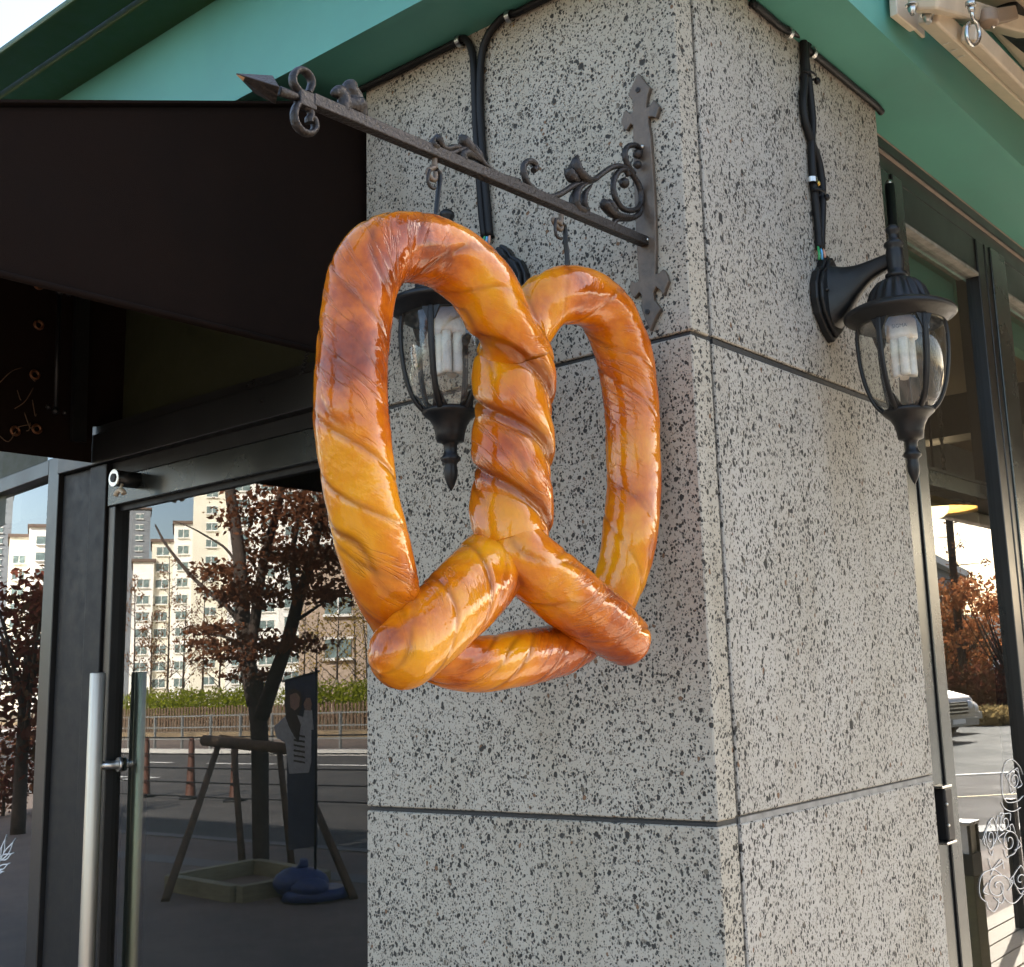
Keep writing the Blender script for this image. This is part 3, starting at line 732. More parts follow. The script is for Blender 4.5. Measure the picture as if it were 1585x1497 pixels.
# ================================================================== hanging sign bracket
XA = -0.060
def z1(u, v): return onx(340 + u / 6.604, 80 + v / 6.604, XA)
def z2(u, v): return onx(640 + u / 8.806, 180 + v / 8.806, XA)
def z3(u, v): return onx(780 + u / 6.34, 200 + v / 6.34, XA)
br = thing('sign_bracket', 'wrought iron scroll bracket with arrow tip and small squirrel, fixed to the pillar front', 'bracket', (XA, 0, 2.14))
def wallpoly(pix, y): return [ony(px, py, y) for px, py in pix]
def cA(u, v): return (780 + u / 3.482, 90 + v / 3.482)
def cB(u, v): return (940 + u / 11.52, 90 + v / 11.52)
def cC(u, v): return (950 + u / 9.98, 370 + v / 9.98)
outl = [cB(545, 262), cB(660, 410), cB(760, 520), cB(715, 660), cB(692, 800), cB(690, 885), cB(745, 860), cB(820, 735), cB(880, 800), cB(925, 860), cB(900, 960), cB(860, 1070), cB(800, 1040), cB(728, 1050), cB(735, 1200), cB(770, 1400),
        cA(795, 520), cA(806, 680), cA(815, 850), cA(818, 1000), cC(640, 420), cC(640, 545), cC(700, 520), cC(760, 460), cC(810, 540), cC(845, 650), cC(800, 760), cC(765, 870), cC(715, 800), cC(650, 740), cC(605, 830), cC(620, 940), cC(725, 1080), cC(640, 1220), cC(560, 1420), cC(480, 1240), cC(420, 1060), cC(430, 880), cC(390, 820), cC(330, 900), cC(290, 900), cC(235, 780), cC(260, 640), cC(330, 670), cC(385, 640), cC(370, 420), cC(355, 180),
        cA(706, 860), cA(700, 700), cA(695, 480), cB(455, 1420), cB(455, 1200), cB(410, 1170), cB(340, 1290), cB(300, 1270), cB(240, 1130), cB(290, 960), cB(320, 925), cB(400, 990), cB(445, 960), cB(455, 800), cB(430, 730), cB(365, 660), cB(450, 460)]
m = MB(); m.prism(wallpoly(outl, -0.0072), (0, 0.0068, 0)); wp = m.build('wall_plate', M['bronze'], br, bevel=0.0012)
for q in (cB(548, 570), cC(520, 1125)):
    p = ony(*q, -0.0072); m = MB(); m.tube([p + np.array([0, 0.001, 0]), p + np.array([0, -0.0015, 0])], 0.0036, 14); sc_ = m.build('screw', M['iron'], wp)
    m = MB(); m.box(p + np.array([-0.0022, -0.0019, -0.0005]), p + np.array([0.0022, -0.00155, 0.0005])); m.box(p + np.array([-0.0005, -0.00185, -0.0022]), p + np.array([0.0005, -0.0016, 0.0022])); m.build('screw_slot', M['rubber'], sc_)
pr = z3(1400, 1135)
a_ = np.array([XA, -0.007, pr[2] + 0.003]); b_ = z1(930, 500); ARM_A, ARM_B = a_.copy(), b_.copy()
m = MB(); m.bar(a_, b_, 0.0125, 0.0125); m.build('arm_bar', M['iron'], br, bevel=0.0012)
for q, r in ((z3(1410, 1110), 0.0035), (z3(1395, 215), 0.003)): MB().ball((q[0] + 0.004, -0.0085, q[2]), r, 8).build('weld_bead', M['zinc'], br)
def ribbon(name, pts, w, tw, conv, n=6, mat='iron', taper=None, xo=0.0):
    """flat iron strip lying on edge: w across (along x), tw thick in the scroll plane"""
    P = cr([conv(*p) + np.array([xo, 0, 0]) for p in pts], n)
    k = len(P); tw = tw * 1.25; R = np.ones(k)
    if taper: R = np.interp(np.linspace(0, 1, k), [t for t, _ in taper], [r for _, r in taper])
    m = MB(); m.tube(P, R, 10, sect=(tw / 2, w / 2), up=(1, 0, 0)); return m.build(name, M[mat], br)
ribbon('scroll', [(290, 405), (318, 375), (290, 325), (235, 318), (195, 360), (198, 440), (232, 530), (300, 600), (400, 655), (480, 665), (570, 628), (660, 570), (760, 530), (880, 498), (960, 440), (1040, 385), (1120, 362), (1200, 388), (1265, 455), (1318, 540), (1348, 640), (1338, 740), (1275, 795), (1175, 785), (1105, 700), (1075, 600), (1082, 490), (1130, 415), (1190, 400), (1225, 455)], 0.0085, 0.006, z3)
for q, r in (((1180, 528), 0.0072), ((1310, 245), 0.0066), ((1312, 350), 0.0056)): MB().ball(z3(*q), r, 14).build('scroll_knob', M['iron'], br)
ribbon('scroll', [(1275, 440), (1215, 350), (1185, 240), (1220, 170), (1290, 160), (1340, 205), (1325, 262)], 0.0085, 0.006, z3)
lt = [(0, 0.6), (0.35, 1.7), (0.75, 1.5), (1, 0.5)]
ribbon('leaf', [(890, 500), (790, 495), (715, 425), (690, 340), (705, 268)], 0.011, 0.006, z3, taper=lt, xo=0.002)
ribbon('leaf', [(770, 528), (690, 480), (655, 420), (662, 372)], 0.010, 0.006, z3, taper=lt, xo=-0.002)
ribbon('leaf', [(800, 535), (722, 590), (682, 680), (695, 765), (765, 805), (806, 785)], 0.011, 0.006, z3, taper=[(0, .6), (.4, 1.5), (.8, 1.3), (1, .5)], xo=0.002)
ribbon('leaf', [(862, 555), (805, 630), (790, 710), (815, 775), (850, 795)], 0.009, 0.005, z3, taper=[(0, .6), (.4, 1.4), (.8, 1.2), (1, .4)], xo=-0.002)
ribbon('leaf', [(1250, 868), (1150, 862), (1055, 832), (985, 755), (960, 688)], 0.011, 0.006, z3, taper=[(0, .7), (.4, 1.3), (.8, 1.5), (1, .5)], xo=0.002)
ribbon('leaf', [(1140, 845), (1080, 790), (1048, 730), (1042, 685)], 0.010, 0.006, z3, taper=lt, xo=-0.002)
ribbon('scroll', [(1340, 735), (1330, 825), (1250, 876), (1160, 880), (1105, 890), (1065, 945), (1055, 975)], 0.0085, 0.006, z3)
ribbon('scroll', [(1430, 888), (1200, 820), (1060, 742), (960, 655), (880, 560), (790, 490), (700, 452), (610, 470), (520, 505), (450, 500)], 0.0085, 0.0055, z2)
ribbon('leaf', [(620, 430), (540, 425), (450, 450), (380, 420), (330, 340), (318, 250)], 0.010, 0.005, z2, taper=[(0, 1), (.6, 1.2), (.85, 1.6), (1, .5)])
ribbon('leaf', [(300, 440), (250, 420), (225, 370), (262, 300)], 0.009, 0.005, z2, taper=[(0, 1), (.5, 1.4), (1, .4)], xo=0.003)
ribbon('leaf', [(1010, 690), (860, 540), (740, 400), (690, 330), (640, 258)], 0.009, 0.007, z2, taper=[(0, .6), (.45, 1.6), (.8, 1.5), (1, .5)])
ribbon('leaf', [(1040, 720), (950, 560), (905, 460), (868, 378)], 0.008, 0.006, z2, taper=[(0, .6), (.5, 1.3), (1, .5)], xo=-0.004)
ribbon('leaf', [(900, 600), (800, 545), (710, 505), (650, 545), (680, 605), (735, 605)], 0.010, 0.006, z2, taper=[(0, .6), (.4, 1.5), (.8, 1.4), (1, .6)])
# arrow tip and the two rings behind it
ap, tp, bt = z1(146, 215), z1(545, 240), z1(575, 545)
fr = onx(340 + 615 / 6.604, 80 + 360 / 6.604, XA + 0.019); bk = np.array([2 * XA - fr[0], fr[1], (tp[2] + bt[2]) / 2])
m = MB(); m.add([ap, tp, fr, bt, bk], [(0, 1, 2), (0, 2, 3), (0, 3, 4), (0, 4, 1), (1, 4, 3, 2)]); at = m.build('arrow_tip', M['iron'], br, bevel=0.001)
m = MB(); q = [onx(340 + u_ / 6.604, 80 + v_ / 6.604, XA + 0.0035) for u_, v_ in ((172, 235), (235, 240), (258, 290), (232, 303))]; q = [ap + (p - ap) for p in q]
n_ = np.cross(fr - ap, bt - ap); n_ /= np.linalg.norm(n_); n_ = n_ if n_[0] > 0 else -n_
pp = []
for p in ((172, 240), (205, 245), (255, 268), (240, 303)):
    d = ray(340 + p[0] / 6.604, 80 + p[1] / 6.604); t = ((ap + n_ * 0.0004 - CAM_LOC) @ n_) / (d @ n_); pp.append(CAM_LOC + d * t)
m = MB(); m.prism(pp, n_ * -0.0006); m.build('bare_patch', M['rawiron'], at)
m = MB(); m.tube([z1(600, 400), z1(800, 470)], [0.0048, 0.0042], 12); m.bar(z1(790, 468), z1(960, 540), 0.011, 0.016); m.build('neck', M['iron'], br, bevel=0.001)
rt = [(0, 1), (1, 1)]
ribbon('tip_ring', [(860, 470), (800, 400), (752, 320), (755, 240), (800, 190), (860, 195), (915, 250), (940, 320), (925, 385), (900, 430)], 0.011, 0.0052, z1)
ribbon('tip_ring', [(900, 520), (840, 520), (785, 560), (760, 650), (785, 750), (850, 820), (930, 835), (975, 780), (960, 700), (915, 680), (915, 730)], 0.011, 0.0052, z1)
ribbon('tip_ring', [(860, 560), (915, 590), (935, 640), (920, 690)], 0.009, 0.005, z1)
# squirrel ornament, one fused casting
def fuse(mb, name, mat, parent, voxel):
    o = mb.build('squirrel_raw', mat, parent)
    md = o.modifiers.new('r', 'REMESH'); md.mode = 'VOXEL'; md.voxel_size = voxel; md.use_smooth_shade = True
    s2 = o.modifiers.new('s', 'SMOOTH'); s2.factor = 0.5; s2.iterations = 3
    dg = bpy.context.evaluated_depsgraph_get()
    me = bpy.data.meshes.new_from_object(o.evaluated_get(dg))
    bpy.data.objects.remove(o)
    me.name = name
    o = bpy.data.objects.new(name, me); COL.objects.link(o)
    if not me.materials: me.materials.append(mat)
    o.parent = parent
    for p in me.polygons: p.use_smooth = True
    ROOT[o.name] = ROOT[parent.name]
    return o
sq = MB()
s_ = 0.00015 * 0.95
def sqt(pts, rs): sq.tube(cr([z1(*p) for p in pts], 5), np.interp(np.linspace(0, 1, (len(pts) - 1) * 5 + 1), np.linspace(0, 1, len(rs)), rs), 14)
sqt([(1265, 625), (1270, 560), (1275, 500), (1255, 430), (1225, 400)], [0.0065, 0.0075, 0.0072, 0.006, 0.005])
sqt([(1262, 385), (1220, 405), (1175, 425), (1140, 430)], [0.0045, 0.0062, 0.0048, 0.002])
sqt([(1265, 390), (1275, 365), (1278, 350)], [0.003, 0.0025, 0.001])
sqt([(1275, 560), (1340, 540), (1410, 555), (1440, 600)], [0.006, 0.0085, 0.0105, 0.008])
sqt([(1430, 590), (1450, 640), (1470, 700)], [0.0085, 0.007, 0.0055])
sqt([(1420, 540), (1395, 470), (1345, 410), (1335, 365), (1365, 345), (1400, 352)], [0.006, 0.0075, 0.0085, 0.008, 0.006, 0.002])
sqt([(1290, 540), (1320, 580), (1310, 640)], [0.004, 0.0038, 0.0035])
so = fuse(sq, 'squirrel_ornament', M['iron'], br, 0.0011)
# eyes and small hooks under the arm
for (ux, cv, pts) in (('a', z2, [(190, 745), (172, 800), (160, 880), (185, 960), (235, 1000), (258, 985)]), ('b', z3, [(487, 885), (480, 940), (478, 1000), (495, 1060), (535, 1085), (545, 1075)])):
    ey = [(290, 560), (285, 640), (300, 720)] if ux == 'a' else [(560, 840), (560, 900), (560, 950)]
    rg = [(290, 700), (230, 720), (195, 745), (215, 820), (270, 870), (300, 850), (300, 760)] if ux == 'a' else [(565, 925), (520, 905), (480, 885), (500, 930), (530, 970), (560, 985), (572, 950)]
    m = MB(); m.tube(cr([cv(*p) for p in ey], 4), 0.0032, 10); m.tube(cr([cv(*p) for p in rg], 5), 0.0028, 8); eo = m.build('arm_eye', M['bronze'], br)
    m = MB(); m.tube(cr([cv(*p) + np.array([0.004, 0, 0]) for p in pts], 5), 0.0019, 8); m.build('open_hook', M['iron'], eo)
hw = None
for pts, cv, lab in (([(302, 735), (345, 790), (350, 870), (335, 1000), (322, 1100), (312, 1200), (300, 1330), (295, 1420)], z2, 'dark flat wire strap holding up the near loop of the pretzel'), ([(560, 930), (590, 960), (597, 1050), (600, 1120), (610, 1200), (615, 1290), (622, 1400)], z3, 'dark flat wire strap holding up the far loop of the pretzel')):
    t = thing('hanger_strap', lab, 'hanger', cv(*pts[0]), 'wire straps holding the pretzel')
    P = cr([cv(*p) + np.array([0.001, 0, 0]) for p in pts], 4)
    m = MB(); m.tube(P, 1.0, 10, sect=(0.0022, 0.0034), up=(1, 0, 0)); m.build('strap', M['lampblack'], t)
    m = MB(); m.bar(P[-5], P[-1], 0.006, 0.005); m.build('crimp', M['lampblack'], t, bevel=0.001)

# ================================================================== the pretzel
DEP = lambda P: -float((CAM_R.T @ (np.asarray(P) - CAM_LOC))[2])
path = []      # px, py, x offset, radius px
path += [(588, 1042, .020, 26), (596, 1034, .020, 44), (612, 1022, .020, 55), (640, 999, .021, 59), (672, 971, .020, 59), (704, 937, .014, 60), (738, 902, .004, 60), (768, 866, -.012, 55), (785, 842, -.022, 48)]
tw_top, tw_bot, h = 545.0, 845.0, 100.0
def axis_x(y): return np.interp(y, [480, 545, 700, 845], [803, 797, 794, 791])
def tw(y, sgn):
    ph = math.pi * (y - tw_top) / h
    return (axis_x(y) + sgn * 9 * math.sin(ph), y, sgn * 0.008 * math.cos(ph))
# near end passes behind, climbs the twist, runs round the near loop, the base and the far loop and comes down in front
for y in (820, 795, 770, 745, 720, 695, 670, 645, 620, 595, 570, 545):
    path.append((*tw(y, 1), 57))
loop = [(786, 518, .021, 46), (770, 489, .022, 51), (748, 446, .018, 54), (713, 411, .012, 55), (672, 389, .006, 55), (624, 383, .002, 55), (592, 392, 0, 56), (568, 420, 0, 56), (555, 462, 0, 55), (546, 533, 0, 56), (543, 620, 0, 57.5), (549, 690, 0, 58), (556, 750, 0, 57), (572, 822, 0, 56.5), (592, 892, -.004, 54), (612, 945, -.014, 46), (640, 990, -.024, 42), (680, 1018, -.024, 42), (722, 1028, -.018, 43), (762, 1026, -.015, 44), (796, 1021, -.015, 44), (832, 1014, -.017, 43), (872, 1002, -.021, 41), (912, 978, -.026, 38), (938, 948, -.022, 38), (954, 910, -.012, 40), (965, 880, -.005, 41), (974, 832, 0, 43), (981, 757, 0, 42.5), (979, 690, 0, 42), (977, 622, 0, 43), (966, 552, 0, 44.5), (944, 494, 0, 45), (917, 466, 0, 45), (880, 456, -.001, 46), (846, 467, -.006, 44), (820, 500, -.016, 44), (803, 525, -.018, 46)]
path += loop
for y in (545, 570, 595, 620, 645, 670, 695, 720, 745, 770, 795, 820, 845):
    path.append((*tw(y, -1), 57))
path += [(808, 864, .021, 52), (838, 888, .021, 53), (868, 913, .021, 53), (905, 942, .020, 51), (938, 966, .019, 48), (962, 985, .018, 44), (980, 997, .017, 37), (991, 1004, .017, 20)]
ctl = []
for (px, py, xo, rp) in path:
    p = onx(px, py, XA + xo)
    ctl.append((p[0], p[1], p[2], rp * DEP(p) / FPX))
S = cr(ctl, 26)
# even resampling by arc length
seg_l = np.linalg.norm(np.diff(S[:, :3], axis=0), axis=1); cum = np.r_[0, np.cumsum(seg_l)]
LT = cum[-1]; NR = int(LT / 0.0016)
sl = np.linspace(0, LT, NR)
S = np.array([np.interp(sl, cum, S[:, i]) for i in range(4)]).T
# soften centre line and radius a little
ker = np.array([1, 4, 6, 4, 1.0]); ker /= ker.sum()
for _ in range(6):
    Q = np.vstack([S[:1]] * 2 + [S] + [S[-1:]] * 2)
    S2 = sum(ker[i] * Q[i:i + len(S)] for i in range(5)); S2[0], S2[-1] = S[0], S[-1]; S = S2
T = np.gradient(S[:, :3], axis=0); T /= np.linalg.norm(T, axis=1)[:, None]
X = np.array([1.0, 0, 0])
U = X - (T @ X)[:, None] * T; U /= np.linalg.norm(U, axis=1)[:, None]
B = np.cross(U, T)
SEG = 96
verts = np.zeros((NR, SEG, 3)); dough = np.zeros((NR, SEG, 3)); crease = np.zeros((NR, SEG)); bake = np.zeros((NR, SEG)); stroke = np.zeros((NR, SEG, 3))
BL = [(onx(px, py, XA + .02), r_, w_b) for px, py, r_, w_b in ((555, 790, .05, -.5), (575, 850, .04, -.5), (600, 905, .03, -.4), (745, 570, .022, -.8), (742, 660, .022, -.7), (745, 770, .03, -1.0), (760, 880, .02, -.8), (715, 470, .035, -.5), (950, 620, .03, -.6), (955, 800, .03, -.6), (845, 920, .025, -.5), (790, 1000, .02, -.4), (530, 470, .05, .35), (512, 600, .05, .45), (650, 370, .045, .8), (760, 415, .035, 1.1), (830, 480, .03, .5), (890, 430, .03, 1.0), (960, 480, .03, .6), (590, 560, .03, .7), (600, 680, .03, .8), (625, 860, .025, .7), (850, 600, .025, .9), (850, 690, .022, .9), (850, 775, .022, .8), (780, 900, .03, .9), (740, 945, .025, .5), (1010, 620, .03, .8), (1015, 760, .03, .9), (1000, 870, .03, .8), (930, 925, .03, .7), (980, 975, .025, .5), (850, 1040, .03, .5), (720, 1045, .03, .6), (590, 1020, .035, .3), (800, 540, .02, .6), (905, 880, .02, .4))]
ZT, ZB, YM = onx(797, 500, XA)[2], onx(793, 838, XA)[2], onx(795, 690, XA)[1]
for i in range(NR):
    s = sl[i]
    endf = min(1.0, math.sqrt(max(0, 1 - (1 - min(s, LT - s) / 0.03) ** 2))) if min(s, LT - s) < 0.03 else 1.0
    cz_ = S[i, 2]; wtw = 0.0
    if ZB < cz_ < ZT and abs(S[i, 1] - YM) < 0.075: wtw = min(1, (cz_ - ZB) / .02, (ZT - cz_) / .03)
    vv_ = CAM_LOC - S[i, :3]; thf = math.atan2(vv_ @ B[i], vv_ @ U[i])
    for k in range(SEG):
        th_ = 2 * math.pi * k / SEG + math.pi
        c_, s__ = math.cos(th_), math.sin(th_)
        dirv = c_ * U[i] + s__ * B[i]
        r = S[i, 3] * max(0.05, endf ** 0.6)
        p = S[i, :3] + dirv * r
        # twist folds running round the rope, soft swells and small wrinkles
        tq = (th_ - s * 33.0) * 3 + 1.8 * noise.noise(Vector(p) * 9)
        fold = abs(math.sin(tq * 0.5 + 1.5 * noise.noise((s * 5, 3.1, 0))))
        amp = 0.5 + 0.5 * noise.noise(Vector(p) * 11 + Vector((5, 1, 2)))
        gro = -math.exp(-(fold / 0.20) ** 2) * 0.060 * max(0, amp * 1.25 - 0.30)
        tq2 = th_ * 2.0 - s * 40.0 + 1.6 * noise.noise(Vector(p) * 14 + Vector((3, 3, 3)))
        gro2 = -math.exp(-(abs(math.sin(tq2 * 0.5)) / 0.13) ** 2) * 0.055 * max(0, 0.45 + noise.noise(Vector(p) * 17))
        if wtw > 0:
            yp = 500 + (ZT - p[2]) / (ZT - ZB) * 338.0
            ya_ = YM + (axis_x(yp) - 795) * 0.0007
            ph_ = math.pi * (yp - tw_top) / h
            cg = math.cos(math.atan2(p[1] - ya_, p[0] - XA) - ph_ + 0.25 * noise.noise(Vector(p) * 14))
            gro -= wtw * (0.115 * math.exp(-(cg / 0.17) ** 2) + 0.05 * math.exp(-(cg / 0.45) ** 2))
        sw_ = 0.035 * noise.noise(Vector(p) * 20) + 0.016 * noise.noise(Vector(p) * 52)
        q2 = Vector((s * 60 + th_ * 9, math.cos(th_) * 2.2, math.sin(th_) * 2.2))
        wr = 0.004 * noise.noise(q2 * 0.5)
        r2 = r * (1 + gro + gro2 + sw_ + wr)
        verts[i, k] = S[i, :3] + dirv * r2
        dough[i, k] = (s * 13.0 + (th_ - math.pi) * 0.9, c_ * 1.0, s__ * 1.0)
        psi = th_ - s * 33.0
        stroke[i, k] = (math.cos(psi) * 2.0, math.sin(psi) * 2.0, s * 11.0)
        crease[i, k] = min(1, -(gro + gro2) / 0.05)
for c_b, r_b, w_b in BL:
    bake += w_b * np.exp(-(((verts - c_b) ** 2).sum(2)) / r_b ** 2)
VV = [tuple(v) for v in verts.reshape(-1, 3)]
FF = [(i * SEG + k, i * SEG + (k + 1) % SEG, (i + 1) * SEG + (k + 1) % SEG, (i + 1) * SEG + k) for i in range(NR - 1) for k in range(SEG)]
e0, e1 = len(VV), len(VV) + 1
VV += [tuple(S[0, :3] - T[0] * 0.002), tuple(S[-1, :3] + T[-1] * 0.002)]
FF += [(e0, (k + 1) % SEG, k) for k in range(SEG)] + [(e1, (NR - 1) * SEG + k, (NR - 1) * SEG + (k + 1) % SEG) for k in range(SEG)]
pb = np.array([XA, -0.27, 1.82])
me = bpy.data.meshes.new('pretzel_sign')
me.from_pydata([tuple(np.array(v) - pb) for v in VV], [], FF)
me.polygons.foreach_set('use_smooth', [True] * len(FF))
at_ = me.attributes.new('dough', 'FLOAT_VECTOR', 'POINT')
dd = np.vstack([dough.reshape(-1, 3), dough[0, :1], dough[-1, :1]]); at_.data.foreach_set('vector', dd.astype(np.float32).ravel())
at2 = me.attributes.new('crease', 'FLOAT', 'POINT'); at2.data.foreach_set('value', np.r_[crease.ravel(), 0, 0].astype(np.float32))
at3 = me.attributes.new('bake', 'FLOAT', 'POINT'); at3.data.foreach_set('value', np.r_[bake.ravel(), 0, 0].astype(np.float32))
at4 = me.attributes.new('stroke', 'FLOAT_VECTOR', 'POINT'); at4.data.foreach_set('vector', np.vstack([stroke.reshape(-1, 3), stroke[0, :1], stroke[-1, :1]]).astype(np.float32).ravel())
bm = bmesh.new(); bm.from_mesh(me); bmesh.ops.recalc_face_normals(bm, faces=bm.faces); bm.to_mesh(me); bm.free()
mt, nt, out = newmat('glazed_baked_dough'); n = N(nt)
at = n('Attribute', attribute_name='dough'); ac = n('Attribute', attribute_name='crease'); tc = n('TexCoord')
n1 = n('TexNoise', {'Vector': at.outputs['Vector'], 'Scale': 0.95, 'Detail': 3.5, 'Roughness': 0.5, 'Distortion': 0.4})
n2 = n('TexNoise', {'Vector': tc.outputs['Object'], 'Scale': 11.0, 'Detail': 5.0, 'Roughness': 0.6})
n3 = n('TexNoise', {'Vector': tc.outputs['Object'], 'Scale': 75.0, 'Detail': 5.0, 'Roughness': 0.65})
ab = n('Attribute', attribute_name='bake'); as_ = n('Attribute', attribute_name='stroke')
ns = n('TexNoise', {'Vector': as_.outputs['Vector'], 'Scale': 1.0, 'Detail': 4.0, 'Roughness': 0.6})
n1 = n('TexNoise', {'Vector': tc.outputs['Object'], 'Scale': 9.0, 'Detail': 4.0, 'Distortion': 0.8})
f = n.math('ADD', n.math('ADD', n.math('MULTIPLY', ab.outputs['Fac'], 0.125), n.math('MULTIPLY', n1.outputs[0], 0.52)), n.math('ADD', n.math('MULTIPLY', n2.outputs[0], 0.48), n.math('ADD', n.math('MULTIPLY', n3.outputs[0], 0.15), n.math('MULTIPLY', ns.outputs[0], 0.03))))
base = n.ramp(f, [(0.475, (0.71, 0.292, 0.005)), (0.58, (0.64, 0.198, 0.003)), (0.66, (0.51, 0.122, 0.002)), (0.735, (0.27, 0.05, 0.002)), (0.82, (0.085, 0.013, 0.001))])
# red brown towards the near loop, darker in the folds
red = n('TexNoise', {'Vector': tc.outputs['Object'], 'Scale': 4.5, 'Detail': 2.0})
base = n.mix(n.math('MULTIPLY', n.ramp(red.outputs[0], [(0.45, (0, 0, 0)), (0.65, (1, 1, 1))]), 0.32), base, (0.42, 0.06, 0.003))
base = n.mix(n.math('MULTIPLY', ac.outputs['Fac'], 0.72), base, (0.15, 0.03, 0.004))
cn = n('TexNoise', {'Vector': n('VectorMath', {0: as_.outputs['Vector'], 1: (0.55, 0.55, 0.9)}, operation='MULTIPLY').outputs[0], 'Scale': 1.0, 'Detail': 5.0, 'Roughness': 0.55, 'Distortion': 0.8})
crk = n.math('SUBTRACT', 1.0, n.math('MULTIPLY', n.math('ABSOLUTE', n.math('SUBTRACT', cn.outputs[0], 0.5)), 42.0), clamp=True)
msk = n('TexNoise', {'Vector': tc.outputs['Object'], 'Scale': 9.0, 'Detail': 2.0})
crk = n.math('MULTIPLY', crk, n.ramp(msk.outputs[0], [(0.47, (0, 0, 0)), (0.62, (1, 1, 1))]))
base = n.mix(n.math('MULTIPLY', crk, 0.30), base, (0.16, 0.03, 0.003))
cz = n('TexNoise', {'Vector': tc.outputs['Object'], 'Scale': 60.0, 'Detail': 6.0, 'Roughness': 0.55})
cz2 = n('TexNoise', {'Vector': as_.outputs['Vector'], 'Scale': 1.6, 'Detail': 4.0, 'Roughness': 0.5})
hh = n.math('SUBTRACT', n.math('ADD', n.math('MULTIPLY', cz.outputs[0], 0.7), n.math('MULTIPLY', cz2.outputs[0], 0.25)), n.math('MULTIPLY', crk, 0.5))
bp = n('Bump', {'Height': hh, 'Strength': 0.5, 'Distance': 0.004})
cz3 = n('TexNoise', {'Vector': tc.outputs['Object'], 'Scale': 26.0, 'Detail': 4.0, 'Roughness': 0.5})
cz4 = n('TexNoise', {'Vector': tc.outputs['Object'], 'Scale': 120.0, 'Detail': 3.0})
bp2 = n('Bump', {'Height': n.math('ADD', n.math('MULTIPLY', crk, -0.18), n.math('ADD', n.math('MULTIPLY', cz4.outputs[0], 0.16), n.math('ADD', n.math('MULTIPLY', cz3.outputs[0], 0.9), n.math('MULTIPLY', cz2.outputs[0], 0.14)))), 'Strength': 0.55, 'Distance': 0.0038})
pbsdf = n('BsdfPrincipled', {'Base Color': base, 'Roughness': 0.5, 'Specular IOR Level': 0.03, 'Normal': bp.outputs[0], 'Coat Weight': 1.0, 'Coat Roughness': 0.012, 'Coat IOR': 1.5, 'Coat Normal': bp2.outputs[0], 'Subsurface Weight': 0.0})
nt.links.new(pbsdf.outputs[0], out.inputs[0])
me.materials.append(mt)
po = bpy.data.objects.new('pretzel_sign', me); COL.objects.link(po); po.location = pb
tag(po, 'big glossy orange brown pretzel shop sign hanging from the iron bracket', 'sign')

